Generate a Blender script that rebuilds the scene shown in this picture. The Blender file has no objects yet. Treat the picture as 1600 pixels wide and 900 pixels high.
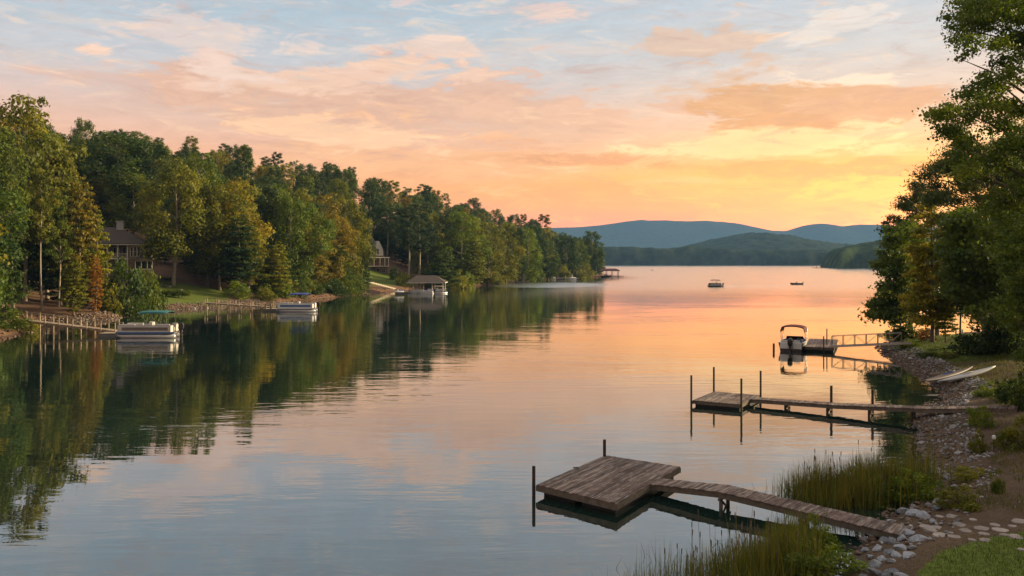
import bpy, math, random
import numpy as np
from mathutils import Vector, Matrix

R = math.radians
random.seed(11)
S = bpy.context.scene
COL = S.collection

# ------------------------------------------------------------------ camera
CAMH, F, HOR = 9.6, 1333.0, 408.0
cam = bpy.data.objects.new('camera', bpy.data.cameras.new('camera'))
COL.objects.link(cam)
cam.location = (0, 0, CAMH)
cam.rotation_euler = (R(90), 0, 0)
cam.data.sensor_width = 36
cam.data.lens = F / 1600 * 36
cam.data.shift_y = -(450 - HOR) / 1600
cam.data.clip_start = 0.3
cam.data.clip_end = 30000
S.camera = cam


def P(px, py, z=0.0):
    """point of height z seen at a pixel of the 1600x900 photograph"""
    D = (CAMH - z) * F / (py - HOR)
    return Vector(((px - 800) / F * D, D, z))


def PD(px, py, D):
    return Vector(((px - 800) / F * D, D, CAMH - (py - HOR) / F * D))


# ------------------------------------------------------------------ node helpers
def s2l(c):
    return tuple(((x + 0.055) / 1.055) ** 2.4 if x > 0.04045 else x / 12.92 for x in c)


def rgb(r, g, b):
    return s2l((r / 255, g / 255, b / 255)) + (1.0,)


class Nodes:
    def __init__(self, tree):
        self.t = tree
        tree.nodes.clear()

    def n(self, typ, ins=None, **props):
        nd = self.t.nodes.new(typ)
        for k, v in props.items():
            setattr(nd, k, v)
        for k, v in (ins or {}).items():
            self.put(nd.inputs[k], v)
        return nd

    def put(self, sock, v):
        if isinstance(v, bpy.types.NodeSocket):
            self.t.links.new(v, sock)
        elif isinstance(v, bpy.types.Node):
            self.t.links.new(v.outputs[0], sock)
        else:
            sock.default_value = v

    def m(self, op, a, b=0.0, c=0.0, clamp=False):
        nd = self.t.nodes.new('ShaderNodeMath')
        nd.operation = op
        nd.use_clamp = clamp
        self.put(nd.inputs[0], a)
        self.put(nd.inputs[1], b)
        self.put(nd.inputs[2], c)
        return nd.outputs[0]

    def smooth(self, x, lo, hi, t0=0.0, t1=1.0):
        nd = self.t.nodes.new('ShaderNodeMapRange')
        nd.interpolation_type = 'SMOOTHSTEP'
        self.put(nd.inputs[0], x)
        for i, v in enumerate((lo, hi, t0, t1)):
            nd.inputs[i + 1].default_value = v
        return nd.outputs[0]

    def mix(self, f, a, b, blend='MIX'):
        nd = self.t.nodes.new('ShaderNodeMix')
        nd.data_type = 'RGBA'
        nd.blend_type = blend
        self.put(nd.inputs[0], f)
        self.put(nd.inputs[6], a)
        self.put(nd.inputs[7], b)
        return nd.outputs[2]

    def vec(self, x, y, z=0.0):
        nd = self.t.nodes.new('ShaderNodeCombineXYZ')
        self.put(nd.inputs[0], x)
        self.put(nd.inputs[1], y)
        self.put(nd.inputs[2], z)
        return nd.outputs[0]

    def noise(self, vec, scale=1.0, detail=4.0, rough=0.55, dist=0.0):
        nd = self.t.nodes.new('ShaderNodeTexNoise')
        if vec is not None:
            self.put(nd.inputs['Vector'], vec)
        nd.inputs['Scale'].default_value = scale
        nd.inputs['Detail'].default_value = detail
        nd.inputs['Roughness'].default_value = rough
        nd.inputs['Distortion'].default_value = dist
        return nd.outputs[0]

    def ramp(self, f, stops):
        nd = self.t.nodes.new('ShaderNodeValToRGB')
        self.put(nd.inputs[0], f)
        el = nd.color_ramp.elements
        while len(el) < len(stops):
            el.new(0.5)
        for e, (p, c) in zip(el, stops):
            e.position = p
            e.color = c
        return nd.outputs[0]


# ------------------------------------------------------------------ sky
SUN_AZ, SUN_EL = 80.0, 14.0
world = bpy.data.worlds.new('World')
S.world = world
world.use_nodes = True
W = Nodes(world.node_tree)
tc = W.n('ShaderNodeTexCoord')
sep = W.n('ShaderNodeSeparateXYZ', {0: tc.outputs['Generated']})
dx, dy, dz = sep.outputs
el = W.m('MULTIPLY', W.m('ARCSINE', W.m('MAXIMUM', dz, 0.0)), 180 / math.pi)
az = W.m('MULTIPLY', W.m('ARCTAN2', dx, dy), 180 / math.pi)
t_el = W.m('SQRT', W.m('DIVIDE', el, 90.0))


def stops(lst):
    return [(math.sqrt(e / 90), c) for e, c in lst]


def lin(r, g, b):
    return (r, g, b, 1.0)


SKY_L = [(0, rgb(247, 164, 104)), (3, rgb(244, 169, 118)), (6, rgb(236, 177, 142)), (9, rgb(220, 183, 166)),
         (12.5, rgb(192, 190, 192)), (16, rgb(172, 185, 194)), (24, rgb(166, 175, 182)), (40, lin(.62, .63, .65)), (90, lin(.78, .74, .70))]
SKY_R = [(0, rgb(254, 164, 74)), (2.5, rgb(254, 176, 98)), (4.5, rgb(254, 192, 128)), (7, rgb(250, 200, 156)), (10, rgb(230, 202, 180)),
         (13, rgb(208, 200, 194)), (17, rgb(192, 196, 200)), (24, rgb(178, 184, 190)), (40, lin(.64, .62, .62)), (90, lin(.78, .74, .70))]
SKY_B = [(0, rgb(160, 130, 114)), (6, rgb(168, 140, 124)), (16, rgb(166, 150, 142)), (30, rgb(160, 154, 152)), (45, lin(.5, .46, .43)), (90, lin(.78, .74, .70))]
cL, cR, cB = (W.ramp(t_el, stops(s)) for s in (SKY_L, SKY_R, SKY_B))
c = W.mix(W.smooth(az, -14.0, 25.0), cL, cR)
c = W.mix(W.smooth(W.m('ABSOLUTE', az), 55.0, 130.0), c, cB)

qn = W.vec(W.m('MULTIPLY', az, 0.10), W.m('MULTIPLY', el, 0.34))
wn = W.noise(qn, 0.9, 7, 0.62, 0.5)            # ragged cloud texture
qf = W.vec(W.m('MULTIPLY', az, 0.05), W.m('MULTIPLY', el, 0.45), 3.7)
wf = W.noise(qf, 1.0, 6, 0.6, 0.9)             # long streaks
# thin streaks over the whole dome
thin = W.m('MULTIPLY', W.smooth(wf, 0.50, 0.72), W.smooth(el, 1.5, 5.0))
c = W.mix(W.m('MULTIPLY', thin, 0.42), c, rgb(240, 204, 178))
dark = W.m('MULTIPLY', W.smooth(wf, 0.47, 0.30), W.smooth(el, 2.0, 7.0))
c = W.mix(W.m('MULTIPLY', dark, 0.22), c, rgb(206, 172, 156))

# named clouds: pixel centre, half size in pixels, tilt, colour, opacity, raggedness
CLOUDS = [
    (330, 150, 330, 46, -0.02, (212, 180, 168), 0.8, 1.5),
    (640, 165, 380, 60, 0.03, (220, 180, 160), 0.88, 1.4),
    (560, 120, 190, 22, -0.05, (236, 204, 186), 0.6, 1.6),
    (330, 55, 150, 40, 0.10, (226, 203, 194), 0.6, 1.8),
    (460, 78, 110, 22, -0.15, (232, 206, 194), 0.6, 1.8),
    (148, 79, 36, 9, 0.0, (240, 206, 186), 0.9, 0.9),
    (690, 72, 60, 18, 0.1, (234, 204, 188), 0.7, 1.4),
    (800, 10, 130, 18, 0.05, (226, 196, 186), 0.7, 1.4),
    (900, 195, 200, 36, 0.05, (228, 188, 164), 0.6, 1.5),
    (1095, 72, 115, 46, -0.25, (216, 188, 170), 0.9, 2.2),
    (1300, 45, 75, 24, -0.1, (232, 218, 208), 0.7, 1.4),
    (1380, 118, 170, 26, -0.10, (246, 222, 200), 0.85, 1.2),
    (1310, 180, 220, 46, -0.12, (218, 170, 132), 0.9, 1.9),
    (1430, 150, 120, 34, -0.12, (222, 178, 148), 0.8, 1.7),
    (1220, 225, 260, 22, -0.02, (255, 224, 182), 0.7, 1.2),
    (1210, 266, 270, 16, 0.02, (236, 176, 136), 0.75, 1.2),
    (1360, 292, 130, 12, 0.02, (246, 178, 118), 0.7, 1.1),
    (880, 250, 170, 13, 0.03, (216, 162, 130), 0.85, 1.3),
    (800, 228, 110, 10, 0.05, (224, 174, 148), 0.6, 1.3),
    (900, 312, 330, 34, 0.02, (240, 176, 138), 0.75, 1.3),
    (640, 250, 260, 46, 0.04, (240, 188, 152), 0.6, 1.4),
    (560, 215, 150, 20, 0.08, (246, 206, 176), 0.6, 1.4),
    (980, 340, 180, 12, 0.0, (244, 172, 128), 0.6, 1.0),
    (1440, 318, 260, 44, 0.0, (255, 202, 104), 0.85, 0.8),
    (1250, 332, 200, 22, 0.0, (252, 176, 96), 0.7, 0.9),
]
qx = W.vec(W.m('MULTIPLY', az, 0.34), W.m('MULTIPLY_ADD', az, -0.06, W.m('MULTIPLY', el, 1.25)), 5.0)
wx = W.noise(qx, 1.0, 9, 0.66, 0.8)            # crisp frayed edges
wobx = W.m('SUBTRACT', wx, 0.5)
wob = W.m('SUBTRACT', wn, 0.5)
wob2 = W.m('SUBTRACT', wf, 0.5)
for (px, py, hw, hh, tilt, col, op, rag) in CLOUDS:
    dist = math.hypot(F, px - 800)
    a0 = math.degrees(math.atan2(px - 800, F))
    e0 = math.degrees(math.atan2(HOR - py, dist))
    wa = math.degrees(hw / dist) * F / dist
    we = math.degrees(hh / dist)
    da = W.m('SUBTRACT', az, a0)
    de = W.m('ADD', W.m('SUBTRACT', el, e0), W.m('MULTIPLY', da, tilt))
    u = W.m('POWER', W.m('ABSOLUTE', W.m('DIVIDE', da, wa)), 2.0)
    v = W.m('POWER', W.m('ABSOLUTE', W.m('DIVIDE', de, we)), 2.0)
    r = W.m('SQRT', W.m('ADD', u, v))
    k = W.m('SUBTRACT', W.m('MULTIPLY_ADD', wob, 3.6 * rag, 1.0), r)
    k = W.m('MULTIPLY_ADD', wob2, 2.2, k)
    k = W.m('MULTIPLY_ADD', wobx, 2.6, k)
    c = W.mix(W.m('MULTIPLY', W.smooth(k, -0.15, 0.42), op), c, rgb(col[0], col[1] - 1, col[2] - 4))
# fine wisps: small light and dark variations inside and between the clouds
qw = W.vec(W.m('MULTIPLY', az, 0.20), W.m('MULTIPLY_ADD', az, 0.05, W.m('MULTIPLY', el, 1.0)), 8.0)
wf2 = W.noise(qw, 1.0, 8, 0.68, 1.2)
hi_ = W.m('MULTIPLY', W.smooth(wf2, 0.52, 0.74), W.smooth(el, 0.5, 3.0))
c = W.mix(W.m('MULTIPLY', hi_, 0.50), c, rgb(255, 218, 184))
lo_ = W.m('MULTIPLY', W.smooth(wf2, 0.48, 0.28), W.smooth(el, 1.0, 4.0))
c = W.mix(W.m('MULTIPLY', lo_, 0.45), c, rgb(198, 158, 140))
# the brightest part of the sunset stands low over the right end of the far hills
ga = W.m('POWER', W.m('DIVIDE', W.m('SUBTRACT', az, 23.0), 17.0), 2.0)
ge = W.m('POWER', W.m('DIVIDE', W.m('SUBTRACT', el, 3.2), 5.0), 2.0)
glow = W.m('POWER', math.e, W.m('MULTIPLY', W.m('ADD', ga, ge), -1.0))
c = W.mix(1.0, c, W.vec(W.m('MULTIPLY_ADD', glow, 0.62, 0.94), W.m('MULTIPLY_ADD', glow, 0.33, 0.94), W.m('MULTIPLY_ADD', glow, 0.06, 0.94)), 'MULTIPLY')
relief = W.m('MULTIPLY_ADD', W.m('MULTIPLY', wobx, W.smooth(el, 1.0, 5.0)), 0.36, 1.0)
c = W.mix(1.0, c, W.vec(relief, relief, relief), 'MULTIPLY')
# the sky beyond the haze box: what the air takes away on the way here, the glow behind it has more of
HAZE = 8.0e-5
path = W.m('MINIMUM', W.m('DIVIDE', 335.0, W.m('MAXIMUM', W.m('TANGENT', W.m('MULTIPLY', el, math.pi / 180)), 0.001)), 7700.0)
T = W.m('POWER', math.e, W.m('MULTIPLY', path, -HAZE))
lost = W.m('SUBTRACT', 1.0, T)
sat = W.n('ShaderNodeHueSaturation', {'Saturation': 1.16, 'Value': 0.71, 'Color': c})
c = sat.outputs[0]
veil = W.mix(1.0, W.vec(lost, lost, lost), (0.14, 0.19, 0.27, 1), 'MULTIPLY')
c = W.mix(1.0, c, veil, 'SUBTRACT')
c = W.mix(1.0, c, (0.02, 0.02, 0.02, 1), 'LIGHTEN')
c = W.mix(1.0, c, W.vec(T, T, T), 'DIVIDE')
nish = W.n('ShaderNodeTexSky', sky_type='NISHITA', sun_disc=False, sun_elevation=R(SUN_EL), sun_rotation=R(SUN_AZ), altitude=300.0)
bg1 = W.n('ShaderNodeBackground', {'Color': c, 'Strength': 1.0})
bg2 = W.n('ShaderNodeBackground', {'Color': nish.outputs[0], 'Strength': 0.015})
W.n('ShaderNodeOutputWorld', {0: W.n('ShaderNodeAddShader', {0: bg1.outputs[0], 1: bg2.outputs[0]}).outputs[0]})
world.cycles.sampling_method = 'MANUAL'
world.cycles.sample_map_resolution = 512

# ------------------------------------------------------------------ sun and exposure
sun = bpy.data.objects.new('sun', bpy.data.lights.new('sun', 'SUN'))
COL.objects.link(sun)
sun.data.energy = 5.0
sun.data.angle = R(6)
sun.data.color = (1.0, 0.79, 0.47)
sd = Vector((math.sin(R(SUN_AZ)) * math.cos(R(SUN_EL)), math.cos(R(SUN_AZ)) * math.cos(R(SUN_EL)), math.sin(R(SUN_EL))))
sun.rotation_euler = sd.to_track_quat('Z', 'Y').to_euler()
sun.location = (60, 60, 60)
S.view_settings.view_transform = 'Standard'
S.view_settings.look = 'None'
S.view_settings.exposure = 0.7
S.view_settings.gamma = 1.0
S.view_settings.use_curve_mapping = False
S.render.engine = 'CYCLES'
cy = S.cycles
cy.use_denoising = True
cy.denoiser = 'OPENIMAGEDENOISE'
cy.max_bounces = 5
cy.diffuse_bounces = 2
cy.glossy_bounces = 2
cy.transmission_bounces = 3
cy.transparent_max_bounces = 4
cy.volume_bounces = 0
cy.caustics_reflective = False
cy.caustics_refractive = False
cy.sample_clamp_indirect = 4.0

# ------------------------------------------------------------------ object helpers


def tag(o, label=None, cat=None, group=None, kind=None):
    if label:
        o['label'] = label
    if cat:
        o['category'] = cat
    if group:
        o['group'] = group
    if kind:
        o['kind'] = kind
    return o


def empty(name, loc=(0, 0, 0), rz=0.0, label=None, cat=None, group=None):
    o = bpy.data.objects.new(name, None)
    o.empty_display_size = 0.3
    COL.objects.link(o)
    o.location = loc
    o.rotation_euler = (0, 0, rz)
    return tag(o, label, cat, group)


def link(name, me, mat=None, parent=None):
    if mat and not me.materials:
        me.materials.append(mat)
    o = bpy.data.objects.new(name, me)
    COL.objects.link(o)
    o.parent = parent
    return o


def copy_thing(src, loc=None, rz=None, scale=None, label=None, group=None):
    r = src.copy()
    COL.objects.link(r)
    for ch in src.children:
        d = ch.copy()
        COL.objects.link(d)
        d.parent = r
        for g in ch.children:
            e = g.copy()
            COL.objects.link(e)
            e.parent = d
    if loc is not None:
        r.location = loc
    if rz is not None:
        r.rotation_euler = (0, 0, rz)
    if scale is not None:
        r.scale = scale
    if label:
        r['label'] = label
    if group:
        r['group'] = group
    return r


class MB:
    """collects shapes for ONE mesh object"""

    def __init__(self):
        self.v, self.f, self.k = [], [], []

    def add(self, vs, fs, k=None):
        b = len(self.v)
        k = random.random() if k is None else k
        self.v += [tuple(p) for p in vs]
        self.f += [[i + b for i in q] for q in fs]
        self.k += [k] * len(fs)
        return self

    def hexa(self, a, b, k=None):
        """a: four lower corners, b: four upper corners, counter-clockwise"""
        return self.add(list(a) + list(b), [(3, 2, 1, 0), (4, 5, 6, 7), (0, 1, 5, 4), (1, 2, 6, 5), (2, 3, 7, 6), (3, 0, 4, 7)], k)

    def box(self, x0, x1, y0, y1, z0, z1, k=None):
        return self.hexa([(x0, y0, z0), (x1, y0, z0), (x1, y1, z0), (x0, y1, z0)], [(x0, y0, z1), (x1, y0, z1), (x1, y1, z1), (x0, y1, z1)], k)

    def bar(self, p, q, w, h, k=None):
        p, q = Vector(p), Vector(q)
        d = (q - p).normalized()
        s = d.cross(Vector((0, 0, 1)))
        s = Vector((1, 0, 0)) if s.length < 1e-3 else s.normalized()
        u = s.cross(d)
        s, u = s * w / 2, u * h / 2
        return self.hexa([p - s - u, p + s - u, q + s - u, q - s - u], [p - s + u, p + s + u, q + s + u, q - s + u], k)

    def loft(self, rings, cap=True, k=None):
        n = len(rings[0])
        vs = [p for r in rings for p in r]
        fs = []
        for i in range(len(rings) - 1):
            for j in range(n):
                fs.append((i * n + j, i * n + (j + 1) % n, (i + 1) * n + (j + 1) % n, (i + 1) * n + j))
        if cap:
            fs.append(tuple(range(n - 1, -1, -1)))
            fs.append(tuple((len(rings) - 1) * n + j for j in range(n)))
        return self.add(vs, fs, k)

    def tube(self, pts, r, n=8, cap=True, k=None):
        pts = [Vector(p) for p in pts]
        rr = list(r) if hasattr(r, '__len__') else [r] * len(pts)
        rings = []
        for i, p in enumerate(pts):
            d = (pts[min(i + 1, len(pts) - 1)] - pts[max(i - 1, 0)]).normalized()
            s = d.cross(Vector((0, 0, 1)) if abs(d.z) < 0.95 else Vector((1, 0, 0))).normalized()
            u = s.cross(d)
            rings.append([p + (s * math.cos(2 * math.pi * j / n) + u * math.sin(2 * math.pi * j / n)) * rr[i] for j in range(n)])
        return self.loft(rings, cap, k)

    def prism(self, poly, z0, z1, k=None):
        n = len(poly)
        return self.loft([[(x, y, z0) for x, y in poly], [(x, y, z1) for x, y in poly]], True, k)

    def build(self, name, mat, parent=None, smooth=False, bevel=0.0):
        me = bpy.data.meshes.new(name)
        me.from_pydata(self.v, [], self.f)
        at = me.attributes.new('v', 'FLOAT', 'FACE')
        at.data.foreach_set('value', np.array(self.k, dtype=np.float32))
        if smooth:
            me.polygons.foreach_set('use_smooth', [True] * len(self.f))
        me.update()
        o = link(name, me, mat, parent)
        if bevel:
            b = o.modifiers.new('bevel', 'BEVEL')
            b.width = bevel
            b.segments = 1
            b.limit_method = 'ANGLE'
        return o


def np_mesh(name, co, quads, v=None):
    me = bpy.data.meshes.new(name)
    n, q = len(co), len(quads)
    me.vertices.add(n)
    me.vertices.foreach_set('co', np.asarray(co, dtype=np.float32).ravel())
    k = quads.shape[1]
    me.loops.add(q * k)
    me.loops.foreach_set('vertex_index', np.asarray(quads, dtype=np.int32).ravel())
    me.polygons.add(q)
    me.polygons.foreach_set('loop_start', np.arange(0, q * k, k, dtype=np.int32))
    me.update(calc_edges=True)
    if v is not None:
        a = me.attributes.new('v', 'FLOAT', 'FACE')
        a.data.foreach_set('value', np.asarray(v, dtype=np.float32))
    me.validate()
    return me


# ------------------------------------------------------------------ numeric noise and distance
def vnoise(x, y, seed=0):
    xi, yi = np.floor(x).astype(np.int64), np.floor(y).astype(np.int64)
    fx, fy = x - xi, y - yi
    fx, fy = fx * fx * (3 - 2 * fx), fy * fy * (3 - 2 * fy)

    def h(i, j):
        n = (i * 374761393 + j * 668265263 + seed * 974634777) & 0x7fffffff
        n = ((n ^ (n >> 13)) * 1274126177) & 0x7fffffff
        return ((n ^ (n >> 16)) & 0xffff) / 65535.0
    return (h(xi, yi) * (1 - fx) + h(xi + 1, yi) * fx) * (1 - fy) + (h(xi, yi + 1) * (1 - fx) + h(xi + 1, yi + 1) * fx) * fy


def fbm(x, y, seed=0, oct=4):
    s, a, t = 0, 1.0, 0
    for i in range(oct):
        s = s + a * vnoise(x * 2 ** i, y * 2 ** i, seed + i)
        t += a
        a *= 0.5
    return s / t - 0.5


def sdist(poly, X, Y):
    """signed distance to a closed polygon, positive inside"""
    X, Y = np.asarray(X, float), np.asarray(Y, float)
    d = np.full(X.shape, 1e9)
    ins = np.zeros(X.shape, bool)
    n = len(poly)
    for i in range(n):
        x0, y0 = poly[i]
        x1, y1 = poly[(i + 1) % n]
        ex, ey = x1 - x0, y1 - y0
        t = np.clip(((X - x0) * ex + (Y - y0) * ey) / (ex * ex + ey * ey), 0, 1)
        d = np.minimum(d, np.hypot(X - x0 - t * ex, Y - y0 - t * ey))
        if y0 != y1:
            c = ((y0 > Y) != (y1 > Y)) & (X < (x1 - x0) * (Y - y0) / (y1 - y0) + x0)
            ins ^= c
    return np.where(ins, d, -d)


# shoreline of the wooded side (west) and of the near side (east)
WEST = [(-95, 40), (-70, 88), (-63.5, 104), (-64, 112), (-68, 119), (-78, 128), (-80, 134), (-72, 138), (-66.5, 141), (-66.5, 146), (-72, 151), (-76, 157),
        (-71, 164), (-64, 173), (-57, 183), (-53, 196), (-49, 212), (-45, 232), (-42, 250), (-39, 267), (-30, 290), (-22, 312), (-10, 343), (-2, 366),
        (9, 405), (20, 441), (33, 480), (46, 520), (58, 552), (66, 580), (62, 610), (30, 660), (-60, 760), (-420, 900), (-600, 600), (-500, -40), (-140, -40)]
EAST = [(7, -60), (8, 15), (10.1, 26), (11.9, 29), (14.6, 32.6), (17.6, 36.5), (19.2, 40), (21.2, 44.5), (23.3, 49.8), (26.5, 55.5), (30.6, 60), (32.2, 64), (33.7, 70),
        (36.4, 80), (38.2, 87), (40.5, 94), (43, 99), (49, 103), (60, 112), (82, 132), (130, 165), (330, 230), (330, -60)]


def z_west(X, Y):
    d = sdist(WEST, X, Y) + 1.6 * fbm(np.asarray(X, float) * .12, np.asarray(Y, float) * .12, 5)
    z = np.interp(d, [-40, -6, 0, 1.5, 5, 12, 22, 42, 72, 112, 200], [-3, -1.6, -0.05, 0.75, 1.5, 2.6, 4.6, 9.5, 18.5, 25.5, 29])
    z = np.where(z > 4, 4 + (z - 4) * (1 + 0.42 * np.clip((np.asarray(Y, float) - 215) / 110, 0, 1)), z)
    return z + np.clip(d, 0, 30) / 30 * 2.4 * fbm(np.asarray(X, float) * .03, np.asarray(Y, float) * .03, 9)


def z_east(X, Y):
    X, Y = np.asarray(X, float), np.asarray(Y, float)
    d = sdist(EAST, X, Y) + 0.9 * fbm(X * .35, Y * .35, 3)
    z = np.interp(d, [-30, -6, 0, 0.8, 2.6, 5, 10, 25, 60], [-2.5, -1.2, -0.04, 0.28, 0.75, 1.1, 1.55, 2.5, 4.5])
    return z + np.clip(d, 0, 4) / 4 * 0.22 * fbm(X * .5, Y * .5, 7)


def zw(x, y):
    return float(z_west(np.array([x]), np.array([y]))[0])


def ze(x, y):
    return float(z_east(np.array([x]), np.array([y]))[0])


# ------------------------------------------------------------------ materials
def new_mat(name):
    m = bpy.data.materials.new(name)
    m.use_nodes = True
    return m, Nodes(m.node_tree)


def surf(name, col, rough=0.7, vary=0.25, scale=3.0, stretch=(1, 1, 1), dark=None, bump=0.0, per=0.0, spec=0.3, metal=0.0, dirt=0.0, grain=None):
    """base colour broken up by noise; per = strength of the difference between the pieces of one mesh"""
    m, N = new_mat(name)
    tcn = N.n('ShaderNodeTexCoord')
    co = tcn.outputs['Object']
    if grain is not None:      # wood grain runs along this compass direction
        co = N.n('ShaderNodeVectorRotate', {0: co, 'Angle': math.pi / 2 - grain}, rotation_type='Z_AXIS').outputs[0]
        stretch = (9.0, 0.55, 3.0)
    mp = N.n('ShaderNodeMapping', {0: co, 3: stretch})
    n1 = N.noise(mp.outputs[0], scale, 6, 0.6)
    dk = dark or tuple(x * 0.5 for x in col)
    cc = N.mix(N.smooth(n1, 0.5 - 0.3, 0.5 + 0.3), N.mix(vary, col + (1,), dk + (1,)), N.mix(vary * 0.6, col + (1,), tuple(min(1, x * 1.5) for x in col) + (1,)))
    if per:
        at = N.n('ShaderNodeAttribute', attribute_name='v')
        f = N.m('MULTIPLY_ADD', at.outputs['Fac'], 2 * per, 1 - per)
        cc = N.mix(1.0, cc, N.vec(f, f, f), 'MULTIPLY')
    if dirt:
        n2 = N.noise(tcn.outputs['Object'], scale * 0.35, 5, 0.65)
        cc = N.mix(N.m('MULTIPLY', N.smooth(n2, 0.5, 0.75), dirt), cc, dk + (1,))
    if grain is not None:
        n3 = N.noise(N.n('ShaderNodeMapping', {0: co, 3: (7.0, 0.8, 1.0)}).outputs[0], 1.6, 5, 0.7)
        cc = N.mix(N.m('MULTIPLY', N.smooth(n3, 0.52, 0.66), 0.75), cc, (0.40, 0.355, 0.32, 1))
        cc = N.mix(N.m('MULTIPLY', N.smooth(n3, 0.48, 0.36), 0.88), cc, (0.055, 0.026, 0.018, 1))
        n4 = N.noise(co, 0.7, 6, 0.75)
        cc = N.mix(N.m('MULTIPLY', N.smooth(n4, 0.50, 0.62), 0.55), cc, (0.075, 0.034, 0.024, 1))
    ins = {'Base Color': cc, 'Roughness': rough, 'Specular IOR Level': spec, 'Metallic': metal}
    b = N.n('ShaderNodeBsdfPrincipled', ins)
    if bump:
        bp = N.n('ShaderNodeBump', {'Height': n1, 'Distance': bump, 'Strength': 0.8})
        N.put(b.inputs['Normal'], bp.outputs[0])
    N.n('ShaderNodeOutputMaterial', {0: b.outputs[0]})
    return m


def foliage(name, trans=0.42, rough=0.55, lo=(0.62, 0.72, 0.7), hi=(1.45, 1.28, 1.0)):
    m, N = new_mat(name)
    oi = N.n('ShaderNodeObjectInfo')
    at = N.n('ShaderNodeAttribute', attribute_name='v')
    cc = N.mix(at.outputs['Fac'], N.mix(1.0, oi.outputs['Color'], lo + (1,), 'MULTIPLY'), N.mix(1.0, oi.outputs['Color'], hi + (1,), 'MULTIPLY'))
    d = N.n('ShaderNodeBsdfPrincipled', {'Base Color': cc, 'Roughness': rough, 'Specular IOR Level': 0.25})
    t = N.n('ShaderNodeBsdfTranslucent', {'Color': N.mix(1.0, cc, (1.25, 1.2, 0.55, 1), 'MULTIPLY')})
    N.n('ShaderNodeOutputMaterial', {0: N.n('ShaderNodeMixShader', {0: trans, 1: d.outputs[0], 2: t.outputs[0]}).outputs[0]})
    return m


M = dict(
    leaf=foliage('leaves'),
    needle=foliage('needles', 0.22, 0.6),
    reed=foliage('reed_blades', 0.3, 0.6, (0.55, 0.75, 0.6), (2.1, 1.35, 1.1)),
    bark=surf('bark', (0.20, 0.165, 0.13), 0.9, 0.7, 4.0, (1, 1, 0.2), bump=0.05),
    palebark=surf('pale_bark', (0.34, 0.29, 0.23), 0.9, 0.6, 4.0, (1, 1, 0.25), bump=0.04),
    deck=surf('weathered_deck', (0.27, 0.205, 0.165), 0.75, 0.8, 3.0, (1, 1, 1), dark=(0.085, 0.042, 0.03), bump=0.008, per=0.40, dirt=0.9),
    bluerock=surf('blue_grey_rock', (0.26, 0.275, 0.30), 0.8, 0.55, 4.0, dark=(0.07, 0.075, 0.085), bump=0.04, per=0.4),
    riprap=surf('dusty_riprap', (0.185, 0.145, 0.118), 0.9, 0.5, 1.0, per=0.5),
    beam=surf('weathered_beam', (0.15, 0.125, 0.10), 0.85, 0.6, 5.0, dark=(0.05, 0.04, 0.03), bump=0.006, per=0.2),
    pile=surf('dark_piling', (0.06, 0.043, 0.032), 0.8, 0.6, 6.0, (1, 1, 0.25), bump=0.01, per=0.15),
    float=surf('black_float', (0.018, 0.018, 0.019), 0.6, 0.4, 2.0),
    pier=surf('pale_lumber', (0.34, 0.26, 0.18), 0.8, 0.55, 3.0, per=0.25),  # the pier lumber's own pale tone
    rock=surf('grey_rock', (0.30, 0.285, 0.28), 0.85, 0.55, 4.0, dark=(0.09, 0.085, 0.085), bump=0.04, per=0.45),
    brownrock=surf('brown_rock', (0.16, 0.108, 0.078), 0.85, 0.6, 4.0, bump=0.04, per=0.4),
    flag=surf('flagstone', (0.31, 0.265, 0.23), 0.85, 0.4, 3.0, bump=0.01, per=0.25),
    white=surf('white_gelcoat', (0.74, 0.73, 0.71), 0.3, 0.12, 2.0, spec=0.5),
    offwhite=surf('off_white_vinyl', (0.62, 0.58, 0.52), 0.5, 0.25, 3.0),
    alu=surf('aluminium', (0.36, 0.36, 0.37), 0.35, 0.2, 6.0, metal=0.85, spec=0.5),
    navy=surf('navy_canvas', (0.06, 0.085, 0.30), 0.7, 0.25, 3.0),
    bluepanel=surf('blue_panel', (0.09, 0.17, 0.36), 0.4, 0.2, 2.0),
    teal=surf('teal_canvas', (0.035, 0.15, 0.15), 0.7, 0.25, 3.0),
    maroon=surf('maroon_canvas', (0.11, 0.018, 0.022), 0.7, 0.3, 3.0),
    hulldark=surf('navy_hull', (0.012, 0.016, 0.03), 0.25, 0.2, 2.0, spec=0.5),
    black=surf('black_cowling', (0.012, 0.012, 0.013), 0.35, 0.2, 3.0, spec=0.5),
    graydeck=surf('grey_carpet', (0.20, 0.19, 0.18), 0.9, 0.3, 4.0),
    shingle=surf('roof_shingles', (0.085, 0.065, 0.052), 0.9, 0.5, 5.0, per=0.1),
    redroof=surf('red_roof', (0.085, 0.03, 0.024), 0.7, 0.3, 2.0),
    siding=surf('beige_siding', (0.20, 0.16, 0.12), 0.85, 0.25, 1.5),
    trim=surf('white_trim', (0.62, 0.57, 0.50), 0.6, 0.15, 2.0),
    stone=surf('stone_wall', (0.22, 0.15, 0.115), 0.9, 0.7, 3.0, bump=0.05),
    chim=surf('chimney_render', (0.42, 0.40, 0.39), 0.9, 0.3, 2.0),
    glass=surf('window_glass', (0.012, 0.014, 0.016), 0.08, 0.2, 1.0, spec=0.6),
    concrete=surf('concrete', (0.42, 0.36, 0.28), 0.9, 0.35, 1.0),
    skin=surf('skin', (0.35, 0.2, 0.14), 0.6, 0.1, 3.0),
    cloth=surf('dark_clothing', (0.04, 0.045, 0.06), 0.9, 0.2, 5.0),
    redwood=surf('red_stained_wood', (0.22, 0.07, 0.045), 0.8, 0.3, 3.0),
)


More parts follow.
